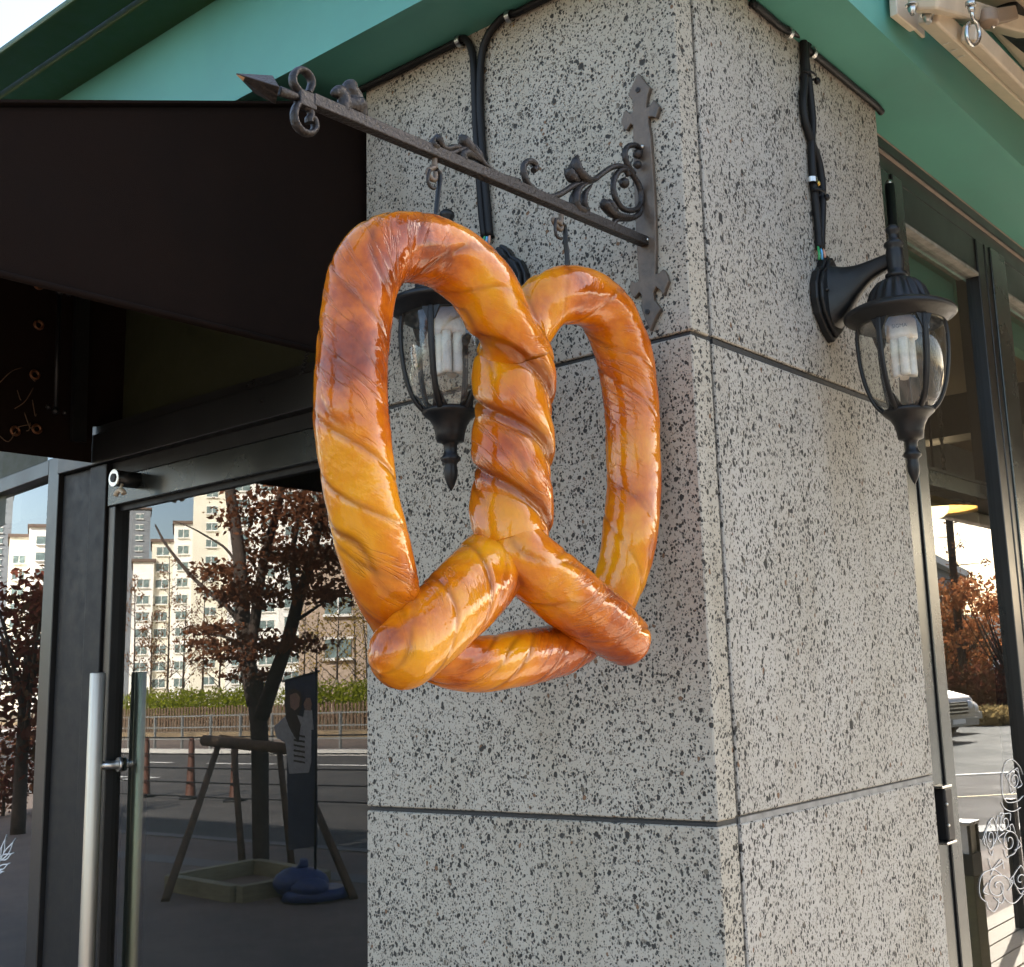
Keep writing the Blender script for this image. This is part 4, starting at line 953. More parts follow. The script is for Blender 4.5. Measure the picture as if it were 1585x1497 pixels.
# ================================================================== wall lamps
def lamp_proto():
    L = thing('wall_lantern', 'black wall lantern on the right side face of the stone pillar', 'wall lamp', (0, 0, 0), 'black lanterns on the stone pillar')
    ax = 0.12
    # local: wall is x = 0, outward +x; heights relative to the middle of the back plate (2.13 m)
    sh = [(0.0, 0.070), (0.012, 0.060), (0.020, 0.047), (0.036, 0.036), (0.046, 0.015), (0.047, -0.010), (0.040, -0.032), (0.028, -0.046), (0.020, -0.055), (0.008, -0.064), (0.0, -0.070)]
    outl = [(y, z) for y, z in sh] + [(-y, z) for y, z in sh[-2:0:-1]]
    m = MB(); m.prism([(0.0005, y, z) for y, z in outl], (0.013, 0, 0)); m.prism([(0.0136, y * 0.90, z * 0.92) for y, z in outl], (0.007, 0, 0)); bpj = m.build('back_plate', M['lampblack'], L, bevel=0.0025)
    for y_ in (-0.03, 0.03): MB().ball((0.021, y_, 0.004), 0.0035, 10).build('plate_screw', M['lampblack'], bpj)
    # flared arm
    st = [(0.019, 0.000, 0.050, 0.026), (0.026, 0.001, 0.046, 0.023), (0.040, 0.006, 0.036, 0.018), (0.060, 0.017, 0.023, 0.013), (0.082, 0.027, 0.015, 0.0105), (0.104, 0.033, 0.012, 0.009), (0.118, 0.035, 0.011, 0.009)]
    S_ = cr(st, 5); vs = []; sg = 20
    for (x, z, hz, wy) in S_:
        for k in range(sg):
            t = 2 * math.pi * k / sg; c, s = math.cos(t), math.sin(t)
            e = 0.6
            vs.append((x, wy * math.copysign(abs(c) ** e, c), z + hz * math.copysign(abs(s) ** e, s)))
    nn_ = len(S_)
    m = MB(); m.add(vs, [(i * sg + k, i * sg + (k + 1) % sg, (i + 1) * sg + (k + 1) % sg, (i + 1) * sg + k) for i in range(nn_ - 1) for k in range(sg)], True); m.build('arm', M['lampblack'], L)
    c = (ax, 0, 0)
    m = MB(); m.lathe([(0.0, 0.0885), (0.006, 0.0875), (0.0105, 0.083), (0.0105, 0.078), (0.007, 0.074), (0.008, 0.066), (0.010, 0.063), (0.0145, 0.060), (0.015, 0.056), (0.0115, 0.052), (0.013, 0.046), (0.0135, 0.032), (0.012, 0.020), (0.0125, 0.014), (0.0165, 0.011), (0.0165, 0.007), (0.013, 0.004)], c, 32); m.build('top_post', M['lampblack'], L)
    m = MB(); m.lathe([(0.013, 0.0045), (0.020, 0.003, .05), (0.032, -0.003, .12), (0.0405, -0.013, .13), (0.0455, -0.026, .10), (0.048, -0.037, 0)], c, 96, nf=18); cp = m.build('ribbed_cap', M['lampblack'], L)
    m = MB(); m.lathe([(0.0465, -0.036), (0.055, -0.038), (0.068, -0.042), (0.078, -0.047), (0.0815, -0.051), (0.0815, -0.054), (0.078, -0.057), (0.070, -0.061), (0.065, -0.067), (0.060, -0.069), (0.058, -0.060), (0.04, -0.050), (0.0, -0.047)], c, 56); m.build('brim', M['lampblack'], L)
    gp = [(0.0600, -0.066), (0.0622, -0.085), (0.0612, -0.115), (0.0570, -0.145), (0.0500, -0.170), (0.0420, -0.186), (0.0325, -0.1965)]
    G = cr(gp, 5)
    m = MB(); m.lathe([(r, z) for r, z in G], c, 64); m.build('glass_globe', M['lampglass'], L)
    b0 = None
    for k in range(6):
        t = math.pi / 3 * k + 0.42
        dx, dy = math.cos(t), math.sin(t)
        if b0 is None:
            m = MB()
            P = [(ax + (r + 0.002) , 0, z) for r, z in G]
            m.tube(P, 1.0, 8, sect=(0.0044, 0.0030), up=(1, 0, 0)); 
            m.tube([(p[0] + 0.0018, 0.0018, p[2]) for p in P], 0.0013, 6); m.tube([(p[0] + 0.0018, -0.0018, p[2]) for p in P], 0.0013, 6)
            # little brackets where the rib meets the brim and the cup
            m.prism([(ax + 0.0605, -0.013, -0.066), (ax + 0.0605, 0.013, -0.066), (ax + 0.0615, 0.005, -0.086), (ax + 0.0615, -0.005, -0.086)], (0.0025, 0, 0))
            m.prism([(ax + 0.0325, -0.011, -0.196), (ax + 0.0325, 0.011, -0.196), (ax + 0.044, 0.0035, -0.176), (ax + 0.044, -0.0035, -0.176)], (0.002, 0, 0))
            mm = [tuple(np.array(v) - np.array([ax, 0, 0])) for v in m.v]; m.v = mm
            b0 = m.build('cage_rib', M['lampblack'], L, base=(0, 0, 0)); o = b0
        else:
            o = b0.copy(); COL.objects.link(o); o.parent = L
        o.location = (ax, 0, 0); o.rotation_euler = (0, 0, t)
    m = MB(); m.lathe([(0.0, -0.192), (0.030, -0.192), (0.0360, -0.1945), (0.0372, -0.1985), (0.0335, -0.2020), (0.027, -0.2075), (0.0222, -0.216), (0.0195, -0.226), (0.0182, -0.2365), (0.012, -0.238), (0.009, -0.242), (0.0088, -0.250), (0.010, -0.255), (0.0128, -0.258), (0.0128, -0.262), (0.0085, -0.266), (0.0082, -0.269), (0.0095, -0.276), (0.0085, -0.285), (0.005, -0.295), (0.0012, -0.302), (0.0, -0.303)], c, 36); m.build('bottom_finial', M['lampblack'], L)
    bl = MB(); bl.lathe([(0.0, -0.05), (0.016, -0.052), (0.0215, -0.062), (0.0225, -0.082), (0.0225, -0.088), (0.0, -0.089)], c, 28); bl = bl.build('lamp_bulb', M['whiteplastic'], L)
    m = MB()
    for k in range(4):
        t = math.pi / 2 * k + 0.5; x, y = ax + 0.0115 * math.cos(t), 0.0115 * math.sin(t)
        m.tube([(x, y, -0.088), (x, y, -0.140), (x * 0.9 + ax * 0.1, y * 0.9, -0.144)], 0.0068, 12)
    m.build('bulb_tube', M['tubewhite'], bl)
    tx = bpy.data.curves.new('print', 'FONT'); tx.body = 'SIGMA'; tx.size = 0.0075; tx.align_x = 'CENTER'; tx.extrude = 0.0002
    tx.materials.append(M['ink']); tm = bpy.data.objects.new('printed_word_raw', tx); COL.objects.link(tm)
    mw = bpy.data.meshes.new_from_object(tm.evaluated_get(bpy.context.evaluated_depsgraph_get())); bpy.data.objects.remove(tm)
    to = bpy.data.objects.new('printed_word', mw); COL.objects.link(to); to.parent = bl
    pang = math.atan2(CAM_LOC[1] - 0.38, CAM_LOC[0] - 0.12) - 0.1
    to.location = (ax + 0.0229 * math.cos(pang), 0.0229 * math.sin(pang), -0.076); to.rotation_euler = (math.pi / 2, 0, pang + math.pi / 2)
    return L
lampR = lamp_proto()
lampR.location = (0.0005, 0.378, 2.133)
lampL = copy_tree(lampR)
lampL['label'] = 'black wall lantern on the pillar front seen through the near loop of the pretzel'
lampL.location = (-0.309, -0.0005, 2.127); lampL.rotation_euler = (0, 0, -math.pi / 2)

# ================================================================== cables, clips and ties
def cable(pix, fn, name, label, r=0.0062, n=6, group=None):
    P = cr([fn(*p) for p in pix], n)
    m = MB(); m.tube(P, r, 12); o = m.build(name, M['rubber']); return tag(o, label, 'cable', group)
fL = lambda px, py: ony(px, py, -0.0072)
fR = lambda px, py: onx(px, py, 0.0072)
G1 = 'black power cables on the pillar'
def cornerL(px, o=0.0075, zz=0.0075): # point running along the front soffit corner
    p = ony(px, np.interp(px, [562, 715, 830], [138, 62, 4]), -o); return np.array([p[0], -o, SOF - zz])
P = [cornerL(x) for x in (540, 570, 610, 650, 690, 708)] + [fL(719, 60), fL(729, 75), fL(733, 100), fL(735, 150), fL(737, 200), fL(741, 260), fL(745, 320), fL(750, 368)]
m = MB(); m.tube(cr(P, 6), 0.0058, 12); tag(m.build('power_cable', M['rubber']), 'black cable bending down the pillar front from the left part of the soffit', 'cable', G1)
P = [cornerL(x) for x in (868, 850, 820, 800)] + [fL(784, 24), fL(768, 38), fL(753, 60), fL(745, 90), fL(743, 150), fL(745, 200), fL(749, 260), fL(754, 320), fL(758, 366)]
m = MB(); m.tube(cr(P, 6), 0.0058, 12); tag(m.build('power_cable', M['rubber']), 'black cable bending down the pillar front from the corner side of the soffit', 'cable', G1)
def cornerR(py, o=0.0075, zz=0.0075):
    p = onx(np.interp(py, [0, 168], [1165, 1364]), py, o); return np.array([o, p[1], SOF - zz])
P = [cornerR(y) for y in (-40, -20, 0, 20, 38)] + [fR(1240, 56), fR(1244, 75), fR(1245, 100), fR(1245, 130), fR(1243, 160), fR(1247, 190), fR(1257, 222), fR(1267, 250), fR(1272, 280), fR(1273, 310), fR(1272, 350), fR(1271, 385)]
m = MB(); m.tube(cr(P, 6), 0.0062, 12); tag(m.build('power_cable', M['rubber']), 'black cable crossing over its twin on the way down to the right lantern', 'cable', G1)
P = [cornerR(168, 0.0075, 0.012), cornerR(160), cornerR(140), cornerR(110), cornerR(85), cornerR(72)] + [fR(1252, 62), fR(1247, 72), fR(1248, 100), fR(1252, 130), fR(1256, 165), fR(1258, 195), fR(1256, 225), fR(1258, 270), fR(1262, 310), fR(1266, 350), fR(1268, 385)]
m = MB(); m.tube(cr(P, 6), 0.0062, 12); tag(m.build('power_cable', M['rubber']), 'black cable coming from the far end of the side soffit down to the right lantern', 'cable', G1)
# stripped wire ends at both lamps
for fn, cx, cy, w, lab in ((fR, 1269, 385, 14, 'stripped blue, green and pink wire ends above the right lantern'), (fL, 755, 366, 10, 'stripped wire ends above the left lantern, a blue one in front')):
    t = thing('wire_ends', lab, 'wires', fn(cx, cy))
    for k, (dx, mt_) in enumerate(((-5, 'wire_g'), (0, 'wire_b'), (5, 'wire_w'))):
        p, q = fn(cx + dx * 0.6, cy - 4), fn(cx + dx, cy + w + 4); q = q + (np.array([0.004, 0, 0]) if fn is fR else np.array([0, -0.004, 0]))
        MB().tube([p, (p + q) / 2 + np.array([0.002, -0.002, 0]), q], 0.0019, 8).build('wire', M[mt_], t)
def saddle(p, axis, normal, nm, screw, label, group):
    """half-round zinc saddle over a cable; axis = along cable, normal = away from the surface"""
    t = thing('cable_clip', label, 'clip', p, group)
    axis = np.array(axis, float); normal = np.array(normal, float); sd_ = np.cross(axis, normal)
    m = MB(); r = 0.0085
    arc = [p + r * (math.cos(a) * sd_ + math.sin(a) * normal) for a in np.linspace(-0.3, math.pi + 0.3, 13)]
    m.tube(arc, 1.0, 8, sect=(0.0045, 0.0012), up=normal + 0.01 * sd_) if False else None
    for q0, q1 in zip(arc[:-1], arc[1:]): m.bar(q0, q1, 0.008, 0.0016, up=np.cross(q1 - q0, axis))
    m.build('saddle', M['zinc'], t)
    e = p + sd_ * screw * 0.0155 - normal * 0.003
    m = MB(); m.tube([e, e + normal * 0.006], [0.0052, 0.004], 10); m.ball(e + normal * 0.006, 0.0042, 10); m.build('clip_screw', M['brass'], t)
G2 = 'cable clips on the pillar'
for px in (712, 789):
    p = cornerL(px, 0.008, 0.009); saddle(p, (1, 0, 0), (0, -0.5, -0.87), 'c', 1 if px else 1, 'zinc cable clip with yellow screw on the front soffit, ' + ('left one above the bent cable' if px == 712 else 'right one nearer the corner'), G2)
for py in (46, 77):
    p = cornerR(py, 0.008, 0.009); saddle(p, (0, 1, 0), (0.5, 0, -0.87), 'c', 1, 'zinc cable clip with yellow screw on the side soffit, ' + ('just above the twisted pair' if py == 46 else 'just past the twisted pair'), G2)
p = fR(1256, 280); saddle(p, (0, 0, 1), (1, 0, 0), 'c', 1, 'bright zinc clip halfway down the twisted cables over the right lantern', G2)
for py, px, lab in ((118, 1250, 'black cable tie near the top of the twisted pair'), (299, 1264, 'black cable tie just below the bright zinc clip')):
    p = fR(px, py); t = thing('cable_tie', lab, 'cable tie', p, 'black ties round the twisted cables')
    m = MB(); m.tube([p + np.array([0.004 + 0.008 * math.sin(a), 0.017 * math.cos(a), 0]) for a in np.linspace(0, 2 * math.pi, 17)], 1.0, 6, sect=(0.0009, 0.0026), up=(0, 0, 1), cap=False); m.build('tie_band', M['rubber'], t)
    m = MB(); m.ball(p + np.array([0.006, 0.021, -0.002]), 0.006, 10, (0.9, 1, 1)); m.build('tie_head', M['rubber'], t)

# ================================================================== retractable awning on the side fascia
XF = 0.1165
fa = thing('folding_awning', 'beige folding awning with arms fixed to the green side fascia', 'awning', (0.12, 0.6, 2.7))
def fp(px, py, x): return onx(px, py, x)
# mounting plate against the fascia
m = MB(); m.prism([fp(1388, -60, XF), fp(1392, 26, XF), fp(1427, 60, XF), fp(1424, 20, XF), fp(1440, -60, XF)], (0.006, 0, 0)); m.build('mount_plate', M['beige'], fa, bevel=0.001)
m = MB(); m.prism([fp(1385, -60, XF + 0.02), fp(1389, 22, XF + 0.02), fp(1419, 46, XF + 0.02), fp(1421, 12, XF + 0.02), fp(1437, 6, XF + 0.02), fp(1470, -20, XF + 0.02), fp(1470, -60, XF + 0.02)], (-0.013, 0, 0)); m.build('mount_plate', M['beige'], fa, bevel=0.002)
# folded arm: long square profile sloping along the wall
A0, A1 = fp(1437, 22, 0.165), fp(1660, 232, 0.150)
m = MB(); m.bar(A0, A1, 0.034, 0.030, up=(0.3, 0, 1)); arm = m.build('folding_arm', M['beige'], fa, bevel=0.004)
for t0 in (0.11, 0.15, 0.19):
    m = MB(); c = A0 + (A1 - A0) * t0
    m.obox(c + np.array([0.0, 0, -0.0155]), np.array([0.012, 0, 0]), (A1 - A0) / np.linalg.norm(A1 - A0) * 0.0009, np.array([0, 0, 0.0006]))
    m.build('arm_mark', M['line'], arm)
# torsion bar and second profile above
B0, B1 = fp(1424, 6, 0.20), fp(1700, -34, 0.20)
m = MB(); m.bar(fp(1428, 0, 0.185), fp(1640, 60, 0.185), 0.05, 0.03, up=(0.3, 0, 1)); m.build('torsion_bar', M['beige'], fa, bevel=0.005)
m = MB(); m.bar(fp(1500, 50, 0.20), fp(1640, 190, 0.20), 0.028, 0.028, up=(0.3, 0, 1)); m.build('folding_arm', M['beige'], fa, bevel=0.004)
m = MB(); m.bar(fp(1552, 20, 0.17), fp(1700, 150, 0.17), 0.05, 0.04, up=(0.3, 0, 1)); m.build('gear_case', M['rubber'], fa, bevel=0.004)
# tan elbow cap with bolt
k0 = fp(1530, 28, 0.215)
m = MB(); m.tube([k0 + np.array([0, 0, 0.012]), k0 + np.array([0, 0, -0.012])], 0.017, 24); m.bar(k0 + np.array([0, 0.0, 0]), fp(1564, 22, 0.215), 0.026, 0.024, up=(0, 0, 1)); kn = m.build('elbow_joint', M['beigedark'], fa, bevel=0.003)
m = MB(); q = fp(1536, 36, 0.215); m.ball(q + np.array([0.002, -0.006, -0.008]), 0.0048, 12); m.build('elbow_bolt', M['zinc'], kn)
for (px, py, r) in ((1412, 15, 0.007), (1436, 28, 0.0085)):
    q = fp(px, py, 0.17); m = MB(); m.tube([q + np.array([0, 0, 0.006]), q, q + np.array([0.001, -0.003, -0.010])], [r, r, r * 0.55], 6); m.tube([q + np.array([0, 0, 0.008]), q + np.array([0, 0, 0.0065])], r * 1.4, 18); m.build('bolt', M['zinc'], fa)
q = fp(1427, 50, XF + 0.004); MB().ball(q, 0.0025, 8).build('small_screw', M['brass'], fa)
# winding eye hook
E_ = [fp(1503, 12, 0.24), fp(1506, 28, 0.24), fp(1512, 36, 0.24), fp(1516, 52, 0.24), fp(1514, 64, 0.24), fp(1506, 70, 0.24), fp(1498, 62, 0.24), fp(1496, 46, 0.24), fp(1500, 36, 0.24)]
eh = MB(); eh.tube(cr(E_, 6), 0.0032, 12); eh.tube([fp(1502, 3, 0.24), fp(1503, 10, 0.24)], 0.0085, 6); eh.tube([fp(1503, 10, 0.24), fp(1504, 20, 0.24)], [0.006, 0.0045], 12); eh.build('eye_hook', M['zinc'], fa)
# canvas and front bar, stretched over the deck (mirrored in the window)
FX, FZ = 1.22, 2.300
m = MB(); m.prism([(0.34, 0.56, 2.80), (FX, 0.56, FZ + 0.04), (FX, 0.56, FZ + 0.044), (0.34, 0.56, 2.804)], (0, 7.2, 0)); m.build('awning_canvas', M['canvas'], fa)
m = MB(); m.box((FX - 0.02, 0.48, FZ - 0.02), (FX + 0.03, 7.72, FZ + 0.04)); m.build('front_bar', M['beige'], fa, bevel=0.008)
m = MB(); m.box((XF + 0.001, 0.53, 2.79), (0.36, 7.75, 2.96)); m.build('cassette', M['beige'], fa, bevel=0.01)
# ================================================================== the street that the entrance glass mirrors
rng = np.random.default_rng(11)
def leaves(name, mat, parent, blobs, size, flat=0.0, base=None):
    """many small leaf faces: blobs = (centre, radius vector, count)"""
    V = []
    for c, r, n_ in blobs:
        q = rng.normal(size=(n_, 3)); q /= np.linalg.norm(q, axis=1)[:, None]
        q *= rng.random((n_, 1)) ** 0.45
        P = np.asarray(c) + q * np.asarray(r)
        a = rng.normal(size=(n_, 3)); a /= np.linalg.norm(a, axis=1)[:, None]
        b = np.cross(a, rng.normal(size=(n_, 3))); b /= np.linalg.norm(b, axis=1)[:, None]
        s = size * (0.55 + 0.9 * rng.random((n_, 1)))
        V.append(np.stack([P - a * s, P + b * s * 0.55, P + a * s, P - b * s * 0.55], 1))
    V = np.concatenate(V).reshape(-1, 3) - np.array(ROOT[parent.name] if parent is not None else (base if base is not None else (0, 0, 0)))
    me = bpy.data.meshes.new(name); n4 = len(V) // 4
    me.from_pydata(V.tolist(), [], (np.arange(n4 * 4).reshape(-1, 4)).tolist()); me.materials.append(mat)
    o = bpy.data.objects.new(name, me); COL.objects.link(o)
    if parent is not None: o.parent = parent
    elif base is not None: o.location = tuple(base)
    return o
def limb(m, pts, r0, r1, seg=9, n=5):
    P = cr(pts, n); m.tube(P, np.linspace(r0, r1, len(P)), seg)
YT = 5.75
tl = lambda px, py, dy=0.0: seenL(px, py, YT + dy)
bt = gndL(404, 1348)
st = thing('street_tree', 'reddish brown maple with forked dark trunk, propped by timber stakes across from the entrance', 'tree', bt)
m = MB()
limb(m, [bt, tl(403, 1240), tl(402, 1150), tl(398, 1090), tl(392, 1045)], 0.075, 0.085, 14)
limb(m, [tl(396, 1090), tl(384, 1030), tl(377, 970), tl(372, 900), tl(370, 860), tl(362, 800), tl(356, 760), tl(352, 700)], 0.085, 0.045, 12)
limb(m, [tl(404, 1110), tl(425, 1050), tl(446, 990), tl(462, 930), tl(478, 880), tl(492, 820), tl(506, 760)], 0.075, 0.035, 12)
limb(m, [tl(386, 1020), tl(396, 950), tl(404, 890), tl(418, 830), tl(432, 780), tl(440, 720)], 0.055, 0.03, 10)
limb(m, [tl(372, 965), tl(352, 940), tl(325, 918), tl(300, 895), tl(276, 868), tl(256, 842), tl(246, 824), tl(240, 812)], 0.028, 0.008, 8)
limb(m, [tl(370, 880), tl(350, 850), tl(320, 830), tl(292, 815), tl(268, 806)], 0.016, 0.005, 7)
limb(m, [tl(462, 935), tl(452, 870), tl(462, 800), tl(470, 750)], 0.035, 0.015, 8)
limb(m, [tl(380, 1000), tl(345, 985), tl(310, 982)], 0.02, 0.006, 7)
limb(m, [tl(460, 960), tl(490, 940), tl(520, 920)], 0.02, 0.006, 7)
m.build('trunk', M['bark'], st)
bl = []
for (px, py, rx, rz, n_, ) in ((345, 880, .35, .20, 260), (350, 920, .3, .12, 160), (385, 800, .35, .35, 220), (420, 850, .5, .4, 360), (470, 880, .5, .35, 330), (505, 915, .42, .22, 260), (455, 780, .55, .4, 360), (410, 930, .6, .25, 360), (330, 985, .35, .09, 170), (355, 1012, .42, .12, 230), (425, 990, .55, .2, 320), (470, 1000, .35, .12, 130), (500, 800, .5, .5, 330), (440, 730, .7, .4, 350), (520, 860, .35, .3, 200), (395, 1040, .3, .15, 150), (360, 960, .2, .1, 80), (470, 680, .9, .5, 300), (540, 760, .6, .6, 220)):
    for _ in range(3):
        bl.append((tl(px + random.uniform(-14, 14), py + random.uniform(-12, 12), random.uniform(-.5, .5)), (rx * 0.62, 0.4, rz * 0.55), n_ // 3))
leaves('crown', M['maple'], st, [(c, r, int(k * 1.7)) for c, r, k in bl], 0.029)
# timber props round the trunk
pp_ = thing('tree_props', 'rough timber prop frame with a crossbar tied around the maple trunk', 'tree stake', bt)
yv = lambda dy: YT + dy
def leg(p, q): m = MB(); m.tube([p, q], [0.028, 0.034], 9); return m.build('prop_leg', M['stake'], pp_)
leg(seenL(337, 1158, YT - .2), gndL(256, 1396)); leg(seenL(362, 1160, YT + .2), gndL(376, 1350)); leg(seenL(450, 1158, YT - .2), gndL(548, 1392)); leg(seenL(432, 1160, YT + .3), gndL(452, 1345))
m = MB(); m.tube([seenL(316, 1146, YT - .25), seenL(452, 1160, YT - .25)], 0.05, 10); m.build('crossbar', M['stake'], pp_)
m = MB(); m.tube([seenL(340, 1142, YT - .15), seenL(420, 1152, YT + .35)], 0.03, 10); m.build('crossbar', M['stake'], pp_)
# the same row of street trees goes on past the pillar
for dx, lab in ((7.4, 'maple of the same street row, standing straight out from the pillar'), (14.6, 'maple of the same street row, one further along past the pillar')):
    o = copy_tree(st); o['label'] = lab; o.location = bt + np.array([dx, 0.1, 0]); o.rotation_euler = (0, 0, dx)
# planter frame
pf = thing('tree_planter', 'low pale timber frame on the pavement around the maple', 'planter', bt)
c0, c1, c2, c3 = gndL(262, 1378), gndL(370, 1398), gndL(505, 1372), gndL(395, 1352)
for p, q in ((c0, c1 + (c0 - c1) * 0.06), (c1, c2), (c2, c3), (c3, c0)):
    m = MB(); m.bar(p + np.array([0, 0, .06]), q + np.array([0, 0, .06]), 0.09, 0.13); m.build('timber_edge', M['wood'], pf, bevel=0.006)
# banner stand
bs = thing('banner_stand', 'navy vertical banner with a printed person in white cardigan and striped top, on a pole', 'banner', gndL(482, 1392))
YB = 5.0
sb = lambda px, py, o=0.0: seenL(px, py, YB + o)
m = MB(); m.prism([sb(441, 1054), sb(489, 1041), sb(491, 1310), sb(447, 1316)], (0, -0.006, 0)); m.build('banner_cloth', M['navy'], bs)
m = MB(); m.tube([sb(489.5, 1034), sb(488, 1388)], 0.011, 10); m.tube([sb(438, 1055), sb(494, 1039)], 0.009, 8); m.build('pole', M['lampblack'], bs)
m = MB(); m.tube([sb(488, 1374), sb(488, 1389)], [0.22, 0.26], 20); m.build('pole_foot', M['bluebag'], bs)
def flat(name, pts, mat, o): m = MB(); m.prism([sb(*p, -o) for p in pts], (0, 0.002, 0)); m.build(name, mat, bs)
flat('printed_hair', [(436 + x, y) for x, y in ((6, 1078), (12, 1068), (22, 1066), (30, 1072), (32, 1090), (26, 1108), (10, 1104), (4, 1092))], M['hairprint'], 0.004)
flat('printed_face', [(437 + x, y) for x, y in ((12, 1076), (22, 1072), (28, 1080), (26, 1094), (20, 1100), (13, 1095))], M['skin'], 0.008)
flat('printed_shirt', [(416 + x, y) for x, y in ((8, 1125), (24, 1110), (36, 1104), (54, 1110), (66, 1128), (66, 1180), (62, 1196), (32, 1198), (26, 1150), (12, 1142))], M['cloth_w'], 0.004)
flat('printed_neck', [(444, 1100), (458, 1102), (466, 1122), (462, 1150), (450, 1130), (442, 1110)], M['hairprint'], 0.008)
for k in range(6): flat('printed_stripe', [(455, 1136 + 8 * k), (472, 1139 + 8 * k), (472, 1142 + 8 * k), (455, 1139 + 8 * k)], M['hairprint'], 0.008)
flat('printed_sleeve', [(467, 1126), (472, 1098), (483, 1099), (486, 1130)], M['cloth_w'], 0.006)
flat('printed_hand', [(470, 1090), (474, 1081), (480, 1080), (483, 1090), (481, 1100), (473, 1099)], M['skin'], 0.008)
bb = gndL(468, 1392)
m = MB()
m.ball(bb + np.array([-0.02, 0, 0.12]), 0.25, 18, (1.1, .7, .5)); m.ball(bb + np.array([0.15, 0.05, 0.10]), 0.17, 14, (1, .8, .5)); m.tube([bb + np.array([0, 0, .22]), bb + np.array([0.02, 0, .30])], [0.05, 0.03], 10)
tag(m.build('plastic_sack', M['bluebag'], base=bb), 'blue plastic sack lying beside the banner foot', 'sack')
# rubber posts with wires along the carriageway
gP = 'rubber posts along the road'
YC = 10.2
cs = None
for px, lab in ((285, 'dark rubber post on the road left of the maple'), (380, 'dark rubber post on the road just behind the maple trunk'), (185, 'dark rubber post on the road beside the door handle')):
    p = mirL(onz(px, 1237, 0)); p[1] = 2 * GLASS_Y - YC; p[2] = -0.012
    if cs is None:
        cs = thing('traffic_post', lab, 'bollard', (0, 0, 0), gP)
        m = MB(); m.lathe([(0.0, 0.98), (0.035, 0.97), (0.045, 0.90), (0.055, 0.5), (0.075, 0.12), (0.08, 0.05)], (0, 0, 0), 18); m.build('post', M['cone'], cs)
        m = MB(); m.lathe([(0.082, 0.051), (0.17, 0.03), (0.175, 0.0), (0, 0)], (0, 0, 0), 18); m.build('rubber_foot', M['rubber'], cs)
        o = cs
    else:
        o = copy_tree(cs); o['label'] = lab
    o.location = p
wr = thing('wire_fence', 'low fence of five dark wires strung along the roadside behind the maple', 'fence', (-14, 2 * GLASS_Y - YC, 0))
for k, z in enumerate((0.98, 0.72, 0.50, 0.28, 0.06)):
    m = MB(); yy = 2 * GLASS_Y - YC + 0.1; m.tube(cr([(-24, yy, z + .02), (-17, yy, z - 0.02), (-12, yy, z), (-6, yy, z - .02)], 4), 0.012, 6); m.build('wire', M['rubber'], wr)
# railing on the far kerb
rl_ = thing('street_railing', 'grey metal railing along the far pavement edge', 'railing', (-30, -19.6, 0.11))
pm = MB(); pm.box((-0.03, -0.03, 0), (0.03, 0.03, 0.98)); p0 = None
for k in range(34):
    if p0 is None: p0 = pm.build('post', M['railing'], rl_, base=(0, 0, 0)); o = p0
    else: o = p0.copy(); COL.objects.link(o); o.parent = rl_
    o.location = (-22 + k * 1.45, 0.0, 0.0)
for z in (0.95, 0.62, 0.28):
    m = MB(); m.box((-52, -19.62, 0.11 + z - 0.02), (-2, -19.58, 0.11 + z + 0.02)); m.build('rail', M['railing'], rl_)
# slatted fence and hedges
sf = thing('slat_fence', 'brown upright slat fence below the green hedge across the road', 'fence', (-34, -25.4, 0.3))
sm_ = MB(); sm_.box((-0.05, -0.015, 0), (0.05, 0.015, 0.95)); s0 = None
for k in range(150):
    if s0 is None: s0 = sm_.build('slat', M['stake'], sf, base=(0, 0, 0)); o = s0
    else: o = s0.copy(); COL.objects.link(o); o.parent = sf
    o.location = (-16 + k * 0.19, 0, random.uniform(-.04, .04))
m = MB(); m.box((-50, -25.46, 0.75), (-21, -25.43, 0.83)); m.build('rail', M['stake'], sf)
for x0, x1, lab in ((-47, -37.5, 'clipped yellow green hedge behind the slat fence, left of the maple'), (-36.2, -22, 'clipped yellow green hedge behind the slat fence, right of the banner')):
    hb = []
    for k in range(int((x1 - x0) / 0.45)):
        hb.append(((x0 + k * 0.45, -27.0 + random.uniform(-.2, .2), 1.42 + random.uniform(-.06, .06)), (0.45, 0.7, 0.62 + random.uniform(-.06, .1)), 420))
    o = leaves('clipped_hedge', M['hedge'], None, hb, 0.055, base=((x0 + x1) / 2, -27, 0.4)); tag(o, lab, 'hedge', 'clipped hedges across the road')
